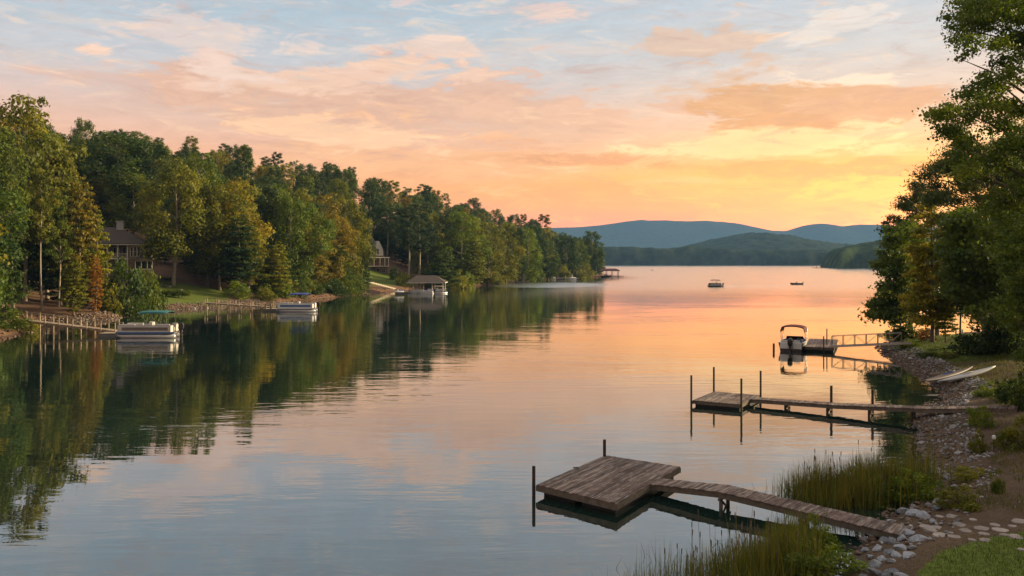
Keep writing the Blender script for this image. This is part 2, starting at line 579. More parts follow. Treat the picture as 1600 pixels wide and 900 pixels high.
def terrain_mat(name, soil, soil2, grass):
    m, N = new_mat(name)
    tcn = N.n('ShaderNodeTexCoord')
    o = tcn.outputs['Object']
    n1 = N.noise(o, 0.5, 8, 0.65)
    n2 = N.noise(o, 6.0, 6, 0.7)
    at = N.n('ShaderNodeAttribute', attribute_name='cover')
    s = N.mix(N.smooth(n1, 0.35, 0.65), soil + (1,), soil2 + (1,))
    s = N.mix(N.m('MULTIPLY', N.smooth(n2, 0.45, 0.75), 0.6), s, tuple(x * 0.45 for x in soil) + (1,))
    s = N.mix(N.m('MULTIPLY', N.smooth(N.noise(o, 11.0, 3, 0.5), 0.6, 0.72), 0.5), s, tuple(min(1, x * 1.9) for x in soil2) + (1,))
    g = N.mix(N.smooth(n2, 0.3, 0.7), tuple(x * 0.6 for x in grass) + (1,), tuple(x * 1.25 for x in grass) + (1,))
    k = N.m('ADD', at.outputs['Fac'], N.m('MULTIPLY', N.m('SUBTRACT', N.noise(o, 1.3, 6, 0.7), 0.5), 1.1))
    cc = N.mix(N.smooth(k, 0.40, 0.60), s, g)
    pz = N.n('ShaderNodeSeparateXYZ', {0: o}).outputs[2]
    wet = N.smooth(N.m('MULTIPLY_ADD', n2, 0.25, pz), 0.36, 0.18)      # soil soaked at the waterline
    cc = N.mix(N.m('MULTIPLY', wet, 0.6), cc, (0.03, 0.021, 0.015, 1))
    b = N.n('ShaderNodeBsdfPrincipled', {'Base Color': cc, 'Roughness': N.m('MULTIPLY_ADD', wet, -0.5, 0.95), 'Specular IOR Level': 0.2})
    N.put(b.inputs['Normal'], N.n('ShaderNodeBump', {'Height': n2, 'Distance': 0.06, 'Strength': 0.9}).outputs[0])
    N.n('ShaderNodeOutputMaterial', {0: b.outputs[0]})
    return m


# ------------------------------------------------------------------ water
def water_mat():
    m, N = new_mat('lake_water')
    tcn = N.n('ShaderNodeTexCoord')
    sp = N.n('ShaderNodeSeparateXYZ', {0: tcn.outputs['Object']})
    X, Y = sp.outputs[0], sp.outputs[1]
    # ripple crests run across the lake: long in x, short in y
    r1 = N.noise(N.vec(N.m('MULTIPLY', X, 0.16), N.m('MULTIPLY', Y, 0.62)), 1.0, 3, 0.5, 0.6)
    r2 = N.noise(N.vec(N.m('MULTIPLY', X, 0.55), N.m('MULTIPLY', Y, 1.9), 4.0), 1.0, 2, 0.5, 0.3)
    swell = N.noise(N.vec(N.m('MULTIPLY', X, 0.03), N.m('MULTIPLY', Y, 0.10), 9.0), 1.0, 3, 0.5, 0.4)
    calm = N.noise(N.vec(N.m('MULTIPLY', X, 0.018), N.m('MULTIPLY', Y, 0.035), 2.0), 1.0, 4, 0.6, 0.8)
    amp = N.smooth(calm, 0.40, 0.66, 0.28, 1.25)
    # a gust roughens one band off the wooded point
    gx = N.m('POWER', N.m('DIVIDE', N.m('SUBTRACT', X, N.m('MULTIPLY_ADD', Y, 0.13, -30.0)), 26.0), 2.0)
    gy = N.m('POWER', N.m('DIVIDE', N.m('SUBTRACT', Y, 345.0), 42.0), 2.0)
    gust = N.smooth(N.m('SQRT', N.m('ADD', gx, gy)), 1.1, 0.75)
    h = N.m('MULTIPLY', N.m('MULTIPLY_ADD', r2, 0.30, r1), amp)
    h = N.m('MULTIPLY_ADD', swell, 1.1, h)
    h = N.m('MULTIPLY_ADD', N.m('MULTIPLY', r2, gust), 3.5, h)
    h = N.m('MULTIPLY', h, N.smooth(Y, 150.0, 700.0, 1.0, 5.0))
    bp = N.n('ShaderNodeBump', {'Height': h, 'Distance': 0.021, 'Strength': 1.0})
    fr = N.n('ShaderNodeFresnel', {'IOR': 1.33, 'Normal': bp.outputs[0]})
    fac = N.m('POWER', fr.outputs[0], 0.52, clamp=True)
    body = N.n('ShaderNodeBsdfDiffuse', {'Color': (0.011, 0.026, 0.020, 1)})
    # the open lake is roughened by the breeze, the lee of the wooded shore stays calm
    lee = N.smooth(N.m('SUBTRACT', X, N.m('MINIMUM', N.m('MULTIPLY_ADD', Y, 0.30, -112.6), 34.0)), 8.0, 48.0)
    gl = N.n('ShaderNodeBsdfGlossy', {'Color': (0.97, 0.97, 0.97, 1), 'Roughness': N.m('MULTIPLY_ADD', N.m('MULTIPLY', N.smooth(Y, 120.0, 330.0), N.m('MAXIMUM', lee, N.m('MULTIPLY', gust, 1.3))), 0.17, 0.010), 'Normal': bp.outputs[0]})
    N.n('ShaderNodeOutputMaterial', {0: N.n('ShaderNodeMixShader', {0: fac, 1: body.outputs[0], 2: gl.outputs[0]}).outputs[0]})
    return m


w = MB()
w.add([(-9500, -400, 0), (9500, -400, 0), (9500, 9500, 0), (-9500, 9500, 0)], [(0, 1, 2, 3)])
tag(w.build('lake_water', water_mat()), kind='structure')
WATER = bpy.data.materials['lake_water']
w = MB()
wa, wb = P(1131, 447.6), P(1233, 446.2)
wd = (wb - wa).normalized()
ws = Vector((-wd.y, wd.x, 0))
rings = []
for i in range(41):
    f = i / 40
    hgt = (0.13 - 0.06 * f) * (0.75 + 0.25 * math.sin(i * 1.9))
    c0 = wa.lerp(wb, f) + ws * (0.6 * math.sin(i * .35))
    rings.append([c0 - ws * 1.6 - Vector((0, 0, .02)), c0 - ws * .5 + Vector((0, 0, hgt * .6)), c0 + Vector((0, 0, hgt)), c0 + ws * .6 + Vector((0, 0, hgt * .5)), c0 + ws * 1.8 - Vector((0, 0, .02))])
tag(w.loft(rings, False).build('wake_water', WATER, smooth=True), kind='structure')
w = MB()
w.add([(-9500, -400, -3.5), (9500, -400, -3.5), (9500, 9500, -3.5), (-9500, 9500, -3.5)], [(0, 1, 2, 3)])
tag(w.build('lake_bed', M['brownrock']), kind='structure')


def heightfield(name, xs, ys, zf, mat, cover=None):
    X, Y = np.meshgrid(xs, ys)
    Z = zf(X, Y)
    co = np.stack([X.ravel(), Y.ravel(), Z.ravel()], 1)
    nx, ny = len(xs), len(ys)
    i = (np.arange(ny - 1)[:, None] * nx + np.arange(nx - 1)[None, :]).ravel()
    q = np.stack([i, i + 1, i + 1 + nx, i + nx], 1)
    keep = Z.ravel()[q].max(1) > -2.9
    me = np_mesh(name, co, q[keep])
    me.polygons.foreach_set('use_smooth', np.ones(len(me.polygons), bool))
    if cover is not None:
        a = me.attributes.new('cover', 'FLOAT', 'POINT')
        a.data.foreach_set('value', cover(X, Y).ravel().astype(np.float32))
    return tag(link(name, me, mat), kind='structure')


LAWN1 = [tuple(P(*a)[:2]) for a in ((222, 478, 1.8), (335, 474, 2.2), (345, 462, 3.6), (300, 454, 4.6), (225, 454, 4.6))]
LAWN1 = [(-73, 166), (-60, 179), (-64, 196), (-82, 192), (-84, 178)]
LAWN2 = [(-44, 272), (-33, 292), (-36, 315), (-56, 318), (-60, 300), (-50, 280)]


def cover_west(X, Y):
    c = np.full(X.shape, 0.05)
    for poly in (LAWN1, LAWN2):
        c = np.maximum(c, np.clip(0.5 + sdist(poly, X, Y) * 0.25, 0, 1))
    d = sdist(WEST, X, Y)
    return np.maximum(c, np.where((Y > 400) & (d > 2) & (d < 22), 0.6, 0))


heightfield('hillside', np.arange(-330, 90, 1.5), np.arange(30, 720, 1.5), z_west,
            terrain_mat('forest_floor', (0.16, 0.085, 0.05), (0.20, 0.12, 0.07), (0.115, 0.15, 0.022)), cover_west)

LAWN3 = [(37.8, 73), (39.0, 84), (41, 94), (50, 100), (62, 96), (58, 80), (50, 70)]
GRASS4 = [(10.9, 22), (11.6, 24.4), (13.2, 26.2), (15.4, 26.9), (19, 27.1), (24, 25), (24, 14), (12, 14)]
GRASS5 = [(29.5, 50), (31, 57), (36, 61), (40, 58), (36, 50)]


def cover_east(X, Y):
    c = np.full(X.shape, 0.08)
    for poly, g in ((LAWN3, .4), (GRASS4, 1.2), (GRASS5, .7)):
        c = np.maximum(c, np.clip(0.5 + sdist(poly, X, Y) * g, 0, 1))
    return c


heightfield('near_shore', np.concatenate([np.arange(3, 46, 0.33), np.arange(46, 140, 2.0)]), np.concatenate([np.arange(8, 106, 0.4), np.arange(106, 190, 2.0)]), z_east,
            terrain_mat('bank_soil', (0.088, 0.056, 0.033), (0.135, 0.09, 0.054), (0.115, 0.155, 0.022)), cover_east)


# far shore, hills and mountains
def canopy(X, Y, amp, s, seed):
    return amp * (np.abs(fbm(X / s, Y / s, seed, 3)) * -2.0 + 0.6 + 0.8 * fbm(X / s / 4, Y / s / 4, seed + 5, 2))


def far_forest_mat(name, col):
    m, N = new_mat(name)
    o = N.n('ShaderNodeTexCoord').outputs['Object']
    n1 = N.noise(o, 0.035, 8, 0.75)
    cc = N.mix(N.smooth(n1, 0.35, 0.65), tuple(x * 0.55 for x in col) + (1,), tuple(x * 1.5 for x in col) + (1,))
    b = N.n('ShaderNodeBsdfDiffuse', {'Color': cc})
    N.n('ShaderNodeOutputMaterial', {0: b.outputs[0]})
    return m


def z_far(X, Y):
    px = 800 + X / 1950 * F
    sh = 1880 + 60 * fbm(X / 160, X * 0, 21)
    d = Y - sh
    tree = np.interp(px, [300, 900, 940, 1000, 1040, 1080, 1110, 1150, 1290, 1500, 2200], [30, 34, 34, 36, 31, 35, 30, 29, 27, 30, 30])
    front = np.where(d > 0, tree * np.clip(d / 22, 0, 1) ** 0.4, -4)
    hill = np.interp(800 + X / 2700 * F, [900, 1060, 1100, 1140, 1185, 1220, 1260, 1320, 1400, 1700], [34, 34, 52, 72, 88, 82, 64, 50, 46, 40])
    z = np.maximum(front, hill * np.clip((d - 250) / 550, 0, 1) ** 0.8 + 6)
    z = np.where(d > 0, z, -4)
    z = z * np.clip((3300 - Y) / 350, 0, 1)
    return z + np.where(d > 6, canopy(X, Y, 13, 26, 31), 0)


heightfield('far_hills', np.arange(-250, 2300, 9.0), np.concatenate([np.arange(1840, 2000, 6.0), np.arange(2000, 3320, 18.0)]), z_far, far_forest_mat('far_forest', (0.034, 0.046, 0.026)))


def z_point(X, Y):
    d = sdist([(412, 1085), (460, 1120), (520, 1075), (640, 1060), (1300, 1040), (1300, 1700), (640, 1700), (470, 1300)], X, Y)
    z = np.interp(d, [-20, 0, 3, 14, 40, 90, 200, 300], [-4, -3, 11, 21, 28, 36, 43, 48])
    return np.where(d > -2, z + np.where(d > 4, canopy(X, Y, 9, 16, 41), 0), -4)


heightfield('wooded_headland', np.arange(380, 1300, 5.0), np.arange(1030, 1600, 5.0), z_point, far_forest_mat('headland_forest', (0.04, 0.058, 0.024)))


def z_mount(X, Y):
    px = 800 + X / 6300 * F
    prof = np.interp(px, [-200, 300, 700, 860, 905, 940, 965, 1000, 1012, 1040, 1075, 1100, 1130, 1150, 1168, 1200, 1228, 1245, 1262, 1280, 1295, 1312, 1340, 1365, 1400, 1500, 1700, 2200],
                     [362, 360, 358, 356, 355, 352, 348, 343.5, 344.5, 344.5, 346, 345, 347, 349, 353, 360, 361.5, 356, 351, 349, 351, 354, 351, 351, 355, 354, 362, 372])
    h = (HOR - prof) / F * 6300 + CAMH
    g = np.exp(-((Y - 6300) / 620.0) ** 2)
    rid = fbm(X / 420, Y / 700, 51, 5)
    return h * g * (1 + 0.5 * rid * (1 - g)) + 5 * fbm(X / 60, Y / 60, 61, 3) * (g > 0.3) - 3 * (1 - g)


heightfield('mountains', np.arange(-3400, 7600, 40.0), np.arange(4900, 7300, 60.0), z_mount, far_forest_mat('mountain_forest', (0.03, 0.044, 0.042)))

# air: one even box of haze round everything
hz = MB()
hz.box(-9400, 9400, -60, 7700, -6, 345)
m, N = new_mat('haze_air')
pv = N.n('ShaderNodeVolumePrincipled', {'Color': (0.28, 0.57, 1.0, 1), 'Density': HAZE, 'Anisotropy': 0.0})
N.n('ShaderNodeOutputMaterial', {1: pv.outputs[0]})
m.cycles.homogeneous_volume = True if hasattr(m.cycles, 'homogeneous_volume') else None
hzo = hz.build('haze', m)
tag(hzo, kind='stuff')
#@@PART2
# ------------------------------------------------------------------ foliage builders
def unit(a):
    return a / np.maximum(np.linalg.norm(a, axis=1, keepdims=True), 1e-6)


def leaf_mesh(name, C, Nn, size, v, rs, mat, slim=0.34):
    n = len(C)
    t = rs.normal(size=(n, 3))
    u = unit(np.cross(Nn, t))
    w_ = np.cross(Nn, u)
    L = size[:, None]
    p0 = C - w_ * L * .5
    p1 = C + u * L * slim + Nn * L * .10 - w_ * L * .05
    p2 = C + w_ * L * .55
    p3 = C - u * L * slim + Nn * L * .10 - w_ * L * .05
    co = np.stack([p0, p1, p2, p3], 1).reshape(-1, 3)
    me = np_mesh(name, co, np.arange(4 * n).reshape(n, 4), v)
    me.materials.append(mat)
    return me


def clump_cloud(clumps, per, leaf, rs, flat=0.7, up=0.3, jitter=0.7, inner=0.35):
    Cs, Ns, Ss, Vs = [], [], [], []
    for (c, r) in clumps:
        n = max(6, int(per * r * r))
        d = rs.normal(size=(n, 3))
        d[:, 2] += up
        d = unit(d)
        rad = r * rs.uniform(inner, 1.0, n) ** 0.6 * (1 + 0.25 * rs.normal(size=n))
        Cs.append(np.asarray(c) + d * rad[:, None] * np.array([1, 1, flat]))
        nn = d * np.array([1, 1, 1.2])
        Ns.append(unit(nn + jitter * rs.normal(size=(n, 3))))
        Ss.append(leaf * rs.uniform(0.65, 1.3, n))
        Vs.append(np.clip(0.45 + 0.30 * rs.normal() + 0.22 * rs.normal(size=n), 0, 1))
    return np.concatenate(Cs), np.concatenate(Ns), np.concatenate(Ss), np.concatenate(Vs)


def trunk_mb(H, r0, clumps, rs, lean=0.0, nlimb=26, top=0.92, limb_r=0.3, seg=8):
    mb = MB()
    ph = rs.uniform(0, 6.28)

    def axis(z):
        t = z / H
        return np.array([lean * H * t * t * math.cos(ph) + 0.012 * H * math.sin(5 * t + ph), lean * H * t * t * math.sin(ph) + 0.012 * H * math.sin(4 * t), z])
    zs = np.linspace(-0.6, H * top, 10)
    rad = [r0 * (1.35 if i == 0 else 1.0) * (1 - 0.9 * max(0, z) / (H * top)) + 0.02 for i, z in enumerate(zs)]
    mb.tube([axis(z) for z in zs], rad, seg, k=0.5)
    idx = rs.permutation(len(clumps))[:nlimb]
    for i in idx:
        c, r = clumps[i]
        c = np.asarray(c)
        hor = math.hypot(c[0], c[1])
        zb = min(max(c[2] - 0.45 * hor - 0.3, 0.18 * H), H * top * 0.95)
        a = axis(zb)
        rb = (r0 * (1 - 0.9 * zb / (H * top)) + 0.02) * 0.55 * (0.6 + limb_r)
        mid = a + (c - a) * 0.55 + np.array([0, 0, 0.06 * hor])
        mb.tube([a, mid, c], [rb, rb * 0.6, 0.015], 5, False, k=0.5)
    return mb


def broad_clumps(H, Rr, cb, rs, K=60, cr=0.28, lobes=0.22):
    out = []
    ph = rs.uniform(0, 6.28, 2)
    for i in range(K):
        t = (i + rs.uniform()) / K
        a = i * 2.39996 + rs.uniform(-.5, .5)
        env = Rr * (math.sin(math.pi * (0.14 + 0.80 * t)) ** 0.65) * (1 + lobes * math.sin(2 * a + ph[0] + 4 * t) + lobes * .6 * math.sin(3 * a + ph[1] - 6 * t))
        rad = env * math.sqrt(rs.uniform(0.30, 1.0))
        r = Rr * cr * rs.uniform(0.65, 1.35) * (1.1 - 0.4 * t)
        z = H * (cb + (1 - cb) * t) - r * 0.5 + rs.uniform(-.4, .4)
        out.append((np.array([rad * math.cos(a), rad * math.sin(a), z]), r))
    return out


def pine_clumps(H, Rr, cb, rs, K=44, cr=0.27):
    out = []
    for i in range(K):
        t = (i + rs.uniform()) / K
        a = i * 2.39996 + rs.uniform(-.7, .7)
        env = Rr * (1 - 0.55 * t ** 1.5) * min(1, 0.45 + 2.2 * t)
        rad = env * rs.uniform(0.35, 1.05)
        r = Rr * cr * rs.uniform(0.7, 1.35) * (1 - .25 * t)
        out.append((np.array([rad * math.cos(a), rad * math.sin(a), H * (cb + (1 - cb) * t) - 0.3]), r))
    return out


def tier_clumps(H, Rr, cb, rs, step=1.25):
    out = []
    z = H * cb
    while z < H * 0.985:
        t = (z / H - cb) / (1 - cb)
        env = Rr * ((1 - t) ** 0.55 * (0.7 + 0.6 * t) * 0.95 + 0.08) * rs.uniform(0.8, 1.12) * min(1, 0.55 + 3 * t)
        nb = max(3, int(3 + env * 1.5))
        a0 = rs.uniform(0, 6.28)
        for b in range(nb):
            a = a0 + 6.283 * b / nb + rs.uniform(-.3, .3)
            for f in ((0.5, 0.95) if env > 1.6 else (0.75,)):
                rr = env * f * rs.uniform(0.75, 1.12)
                out.append((np.array([rr * math.cos(a), rr * math.sin(a), z - 0.12 * rr + rs.uniform(-.3, .3)]), max(0.4, env * 0.30 * rs.uniform(.8, 1.25))))
        z += step * rs.uniform(0.75, 1.25) * (1.1 - .3 * t)
    return out


PROTO = {}


def proto(kind, seed, H, Rr, **kw):
    rs = np.random.default_rng(seed)
    if kind == 'broad':
        cl = broad_clumps(H, Rr, kw.get('cb', .22), rs, kw.get('K', 70), kw.get('cr', .31))
        pts = clump_cloud(cl, kw.get('per', 60), kw.get('leaf', .50), rs, .80, .35, .42, .55)
        mat, slim = M['leaf'], .36
    elif kind == 'pine':
        cl = pine_clumps(H, Rr, kw.get('cb', .5), rs, kw.get('K', 46))
        pts = clump_cloud(cl, kw.get('per', 120), kw.get('leaf', .55), rs, .55, .3, 1.1, .1)
        mat, slim = M['needle'], .15
    elif kind == 'tier':
        cl = tier_clumps(H, Rr, kw.get('cb', .1), rs)
        pts = clump_cloud(cl, kw.get('per', 62), kw.get('leaf', .46), rs, .38, .4, .5, .1)
        mat, slim = M['leaf'], .32
    else:
        cl = broad_clumps(H, Rr, .12, rs, kw.get('K', 30), .36, .3)
        pts = clump_cloud(cl, kw.get('per', 150), kw.get('leaf', .26), rs, .85, .3, .6)
        mat, slim = M['leaf'], .36
    crown = leaf_mesh('crown_' + kind, pts[0], pts[1], pts[2], pts[3], rs, mat, slim)
    r0 = kw.get('r0', H * 0.0145)
    tm = trunk_mb(H, r0, cl, rs, kw.get('lean', .02), kw.get('nlimb', 24), .86 if kind != 'bush' else .6)
    me = bpy.data.meshes.new('trunk_' + kind)
    me.from_pydata(tm.v, [], tm.f)
    me.materials.append(M[kw.get('bark', 'bark')])
    me.polygons.foreach_set('use_smooth', [True] * len(tm.f))
    return dict(crown=crown, trunk=me, H=H, R=Rr, kind=kind)


PROTO['broad'] = [proto('broad', 1, 24, 6.5), proto('broad', 2, 24, 5.6, cb=.14), proto('broad', 3, 24, 7.0, cb=.3, K=66), proto('broad', 4, 24, 5.0, cb=.1, K=70), proto('broad', 5, 24, 6.2, cb=.35, K=58, cr=.29), proto('broad', 6, 24, 6.4, cb=.30, K=62, cr=.30, bark='palebark', r0=.36), proto('broad', 7, 24, 5.6, cb=.36, K=54, cr=.31, bark='palebark', r0=.26)]
PROTO['pine'] = [proto('pine', 11, 25, 4.8, bark='palebark', r0=.3), proto('pine', 12, 25, 5.2, cb=.42, bark='palebark', r0=.3), proto('pine', 13, 25, 4.2, cb=.58, K=36, r0=.28)]
PROTO['tier'] = [proto('tier', 21, 20, 5.6), proto('tier', 22, 20, 4.6, cb=.16), proto('tier', 23, 20, 4.0, cb=.05)]
PROTO['bush'] = [proto('bush', 31, 3.0, 2.0), proto('bush', 32, 3.0, 2.3), proto('bush', 33, 3.0, 1.7)]
NAMES = {'broad': 'broadleaf_tree', 'pine': 'pine_tree', 'tier': 'tiered_tree', 'bush': 'shrub'}


def plant(kind, i, x, y, z, H, Rr, tint, rz, label, group=None, cat='tree'):
    p = PROTO[kind][i % len(PROTO[kind])]
    t = empty(NAMES[kind], (x, y, z), rz, label, cat, group)
    t.scale = (Rr / p['R'], Rr / p['R'], H / p['H'])
    for nm, me in (('trunk', p['trunk']), ('crown', p['crown'])):
        if nm == 'trunk' and kind == 'bush':
            nm = 'stem'
        o = link(nm, me, None, t)
        o.color = tuple(tint) + (1,)
    return t


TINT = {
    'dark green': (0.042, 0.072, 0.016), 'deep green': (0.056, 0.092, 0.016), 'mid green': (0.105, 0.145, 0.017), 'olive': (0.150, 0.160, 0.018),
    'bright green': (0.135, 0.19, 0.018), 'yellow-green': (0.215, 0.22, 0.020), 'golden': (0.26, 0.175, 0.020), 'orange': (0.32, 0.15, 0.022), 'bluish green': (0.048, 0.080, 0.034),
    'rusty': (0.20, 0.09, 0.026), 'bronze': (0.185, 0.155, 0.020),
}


def west_tree(kind, i, px, D, top, wpx, tint, label, group=None, cat='tree', base=None, rz=None):
    x = (px - 800) / F * D
    z = zw(x, D) if base is None else base
    H = CAMH + (HOR - top) / F * D - z
    return plant(kind, i, x, D, z - .1, max(H, .5), wpx / 2 / F * D, TINT[tint], random.uniform(0, 6.28) if rz is None else rz, label, group, cat)


# ------------------------------------------------------------------ wooded shore: trees one can pick out (px, distance, top, crown width)
for a in [
    ('broad', 6, 42, 150, 148, 124, 'olive', 'tallest olive tree with a long bare trunk beside the sunlit wooden pier'),
    ('pine', 1, -8, 138, 190, 110, 'mid green', 'bare-trunked pine cut by the edge of the picture behind the white boulders'),
    ('pine', 2, 20, 134, 226, 56, 'mid green', 'slim pine with a bare trunk above the white boulders'),
    ('pine', 0, 66, 141, 262, 54, 'olive', 'slim pine with a bare trunk above the sunlit pier railing'),
    ('pine', 1, 92, 145, 300, 50, 'mid green', 'shorter pine with a bare trunk above the riprap spit'),
    ('tier', 0, 4, 128, 330, 64, 'deep green', 'low dark tiered tree at the picture edge above the red bank'),
    ('tier', 1, 100, 152, 225, 92, 'olive', 'tall olive tiered tree between the tallest tree and the orange sapling'),
    ('pine', 0, 74, 160, 205, 80, 'mid green', 'mid green pine with a bare trunk right behind the tallest olive tree'),
    ('tier', 2, 126, 148, 268, 70, 'bronze', 'bronze green tiered tree right behind the orange sapling'),
    ('tier', 1, 150, 156, 325, 58, 'yellow-green', 'yellow-green young tree beside the porch of the chimney house'),
    ('tier', 2, 150, 143, 396, 26, 'orange', 'small orange autumn sapling above the pile of riprap'),
    ('tier', 0, 116, 140, 400, 46, 'olive', 'small olive tree with a leaning bare trunk above the wooden pier'),
    ('broad', 1, 182, 236, 204, 120, 'deep green', 'huge dark green tree rising right behind the house chimney'),
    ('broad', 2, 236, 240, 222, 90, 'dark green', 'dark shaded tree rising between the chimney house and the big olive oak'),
    ('broad', 5, 272, 190, 250, 104, 'olive', 'big olive oak with a pale trunk on the lawn behind the clipped hedge'),
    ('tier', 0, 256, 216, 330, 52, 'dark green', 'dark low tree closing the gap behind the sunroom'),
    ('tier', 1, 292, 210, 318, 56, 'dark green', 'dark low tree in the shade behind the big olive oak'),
    ('broad', 1, 330, 226, 262, 70, 'deep green', 'deep green tree behind the slim white trunk'),
    ('broad', 1, 618, 348, 318, 46, 'deep green', 'deep green tree closing the gap behind the gabled house'),
    ('tier', 0, 600, 352, 340, 40, 'dark green', 'dark tree just behind the gable of the tall house'),
    ('tier', 0, 634, 340, 356, 36, 'dark green', 'dark low tree between gabled house and the pale pine trunks'),
    ('broad', 6, 312, 203, 238, 84, 'mid green', 'mid green tree with a slim white trunk right of the big olive oak'),
    ('broad', 6, 342, 194, 292, 80, 'olive', 'olive rounded tree standing right behind the second pier'),
    ('broad', 3, 374, 204, 278, 66, 'bronze', 'bronze tinted tree behind the start of the second pier'),
    ('tier', 1, 390, 196, 345, 60, 'olive', 'drooping olive tree above the middle of the second pier'),
    ('tier', 2, 436, 200, 374, 42, 'yellow-green', 'bright yellow-green young tree right behind the blue canopied pontoon boat'),
    ('broad', 2, 424, 222, 286, 84, 'mid green', 'rounded mid green tree high behind the blue canopied pontoon boat'),
    ('broad', 1, 462, 230, 292, 78, 'olive', 'olive tree leaning over the outboard end of the blue canopied boat'),
    ('tier', 0, 486, 222, 352, 62, 'bronze', 'bronze tiered tree at the water past the blue canopied boat'),
    ('broad', 3, 508, 236, 302, 70, 'bronze', 'bronze and olive tree in the front row before the gabled house'),
    ('tier', 1, 530, 240, 372, 52, 'mid green', 'low mid green tiered tree hanging over the red bank'),
    ('broad', 0, 542, 258, 310, 64, 'olive', 'broad olive tree whose crown hides half of the gabled house'),
    ('tier', 2, 566, 262, 392, 34, 'deep green', 'small deep green tree at the foot of the gabled house steps'),
    ('pine', 0, 637, 292, 322, 62, 'bluish green', 'pine with a straight pale trunk behind the boathouse roof'),
    ('pine', 1, 655, 297, 316, 66, 'bluish green', 'pine with a leaning pale trunk behind the boathouse roof'),
    ('pine', 2, 604, 330, 318, 44, 'deep green', 'slim pine standing beside the gabled house balcony'),
    ('tier', 0, 690, 292, 385, 58, 'deep green', 'deep green low tree behind the hip corner of the boathouse'),
    ('broad', 1, 722, 322, 330, 72, 'bright green', 'bright green rounded tree past the boathouse'),
    ('tier', 1, 742, 318, 372, 46, 'olive', 'olive tiered tree at the water between boathouse and small jetty'),
    ('broad', 3, 762, 342, 345, 50, 'olive', 'narrow olive tree reaching the water before the small jetty'),
    ('broad', 1, 790, 362, 348, 52, 'olive', 'dense olive tree directly behind the small jetty'),
    ('broad', 3, 826, 392, 356, 40, 'bright green', 'upright bright green tree just past the small jetty'),
    ('tier', 2, 812, 380, 396, 34, 'deep green', 'low deep green tree overhanging the jetty end'),
    ('broad', 3, 856, 432, 372, 36, 'deep green', 'columnar deep green tree behind the lakeside pontoon lift'),
    ('broad', 1, 884, 470, 366, 44, 'dark green', 'dark tree above the two cottages near the tip of the point'),
    ('broad', 3, 904, 515, 376, 30, 'mid green', 'mid green upright tree beside the cottages on the point'),
    ('broad', 1, 924, 540, 360, 38, 'deep green', 'last tall tree at the very tip of the wooded point'),
    ('tier', 0, 936, 552, 404, 22, 'dark green', 'low dark tree hanging over the red roofed dock'),
    ('pine', 2, 380, 250, 228, 46, 'dark green', 'flat topped pine standing clear of the ridge skyline'),
    ('pine', 1, 664, 455, 288, 44, 'dark green', 'flat topped pine breaking the skyline high above the boathouse'),
    ('pine', 2, 848, 520, 334, 34, 'dark green', 'open crowned pine on the skyline near the end of the ridge'),
]:
    west_tree(*a)

BUSH = [
    (196, 150, 412, 66, 'deep green', 'large glossy dark shrub hiding the foot of the chimney house'),
    (224, 160, 418, 46, 'mid green', 'rounded shrub at the water beside the clipped hedge'),
    (172, 147, 440, 40, 'olive', 'olive shrub between the orange sapling and the large glossy shrub'),
    (12, 113, 486, 62, 'mid green', 'low spreading shrub on the red bank at the shore end of the sunlit pier'),
    (40, 116, 500, 36, 'yellow-green', 'yellowish low shrub under the first rail post of the sunlit pier'),
    (262, 195, 436, 26, 'dark green', 'dark round shrub in front of the sunroom'),
    (372, 188, 440, 40, 'bright green', 'bright shrub crowding the rail of the second pier'),
    (412, 192, 448, 30, 'olive', 'olive shrub overhanging the bank behind the second pier'),
    (555, 262, 424, 36, 'deep green', 'deep green shrub at the water left of the pale steps'),
    (617, 300, 418, 20, 'dark green', 'dark clipped shrub beside the gabled house'),
    (630, 286, 426, 26, 'olive', 'olive shrub on the lawn edge behind the boathouse'),
    (715, 300, 424, 34, 'yellow-green', 'yellow-green shrub by the red bank past the boathouse'),
    (680, 297, 415, 44, 'mid green', 'mid green shrub crowding the boathouse from behind'),
    (732, 312, 424, 22, 'bright green', 'small bright green shrub standing alone on the red bank'),
    (775, 345, 424, 22, 'olive', 'olive shrub overhanging the bank by the small jetty'),
    (838, 405, 420, 26, 'deep green', 'deep green shrub on the bank between jetty and pontoon lift'),
    (880, 452, 412, 20, 'yellow-green', 'yellow-green shrub in front of the cottages on the point'),
    (898, 468, 416, 30, 'olive', 'olive hedge-like shrub along the water below the cottages'),
    (915, 500, 414, 24, 'olive', 'olive shrub by the water at the tip of the point'),
    (520, 232, 436, 30, 'mid green', 'mid green shrub low on the bank past the blue canopied boat'),
    (468, 215, 442, 34, 'olive', 'olive shrub on the bank behind the blue boat outboard'),
]
for i, (px, D, top, wpx, tint, lb) in enumerate(BUSH):
    west_tree('bush', i, px, D, top, wpx, tint, lb, cat='shrub')

rs = np.random.default_rng(15)
SHORE = [v for v in WEST if 190 < v[1] < 560]
for i in range(46):
    y = rs.uniform(194, 545)
    x = float(np.interp(y, [v[1] for v in SHORE], [v[0] for v in SHORE])) - rs.uniform(1.5, 7)
    px = 800 + x / y * F
    if 558 < px < 706 or 850 < px < 905 or 330 < px < 400 and y < 200:
        continue
    plant('bush', i, x, y, zw(x, y) - .2, rs.uniform(2.2, 4.6), rs.uniform(1.8, 3.4), TINT[('mid green', 'olive', 'deep green', 'bright green')[i % 4]], i * 1.1,
          'leafy shrub overhanging the wooded waterline', 'shrubs overhanging the wooded waterline', 'shrub')

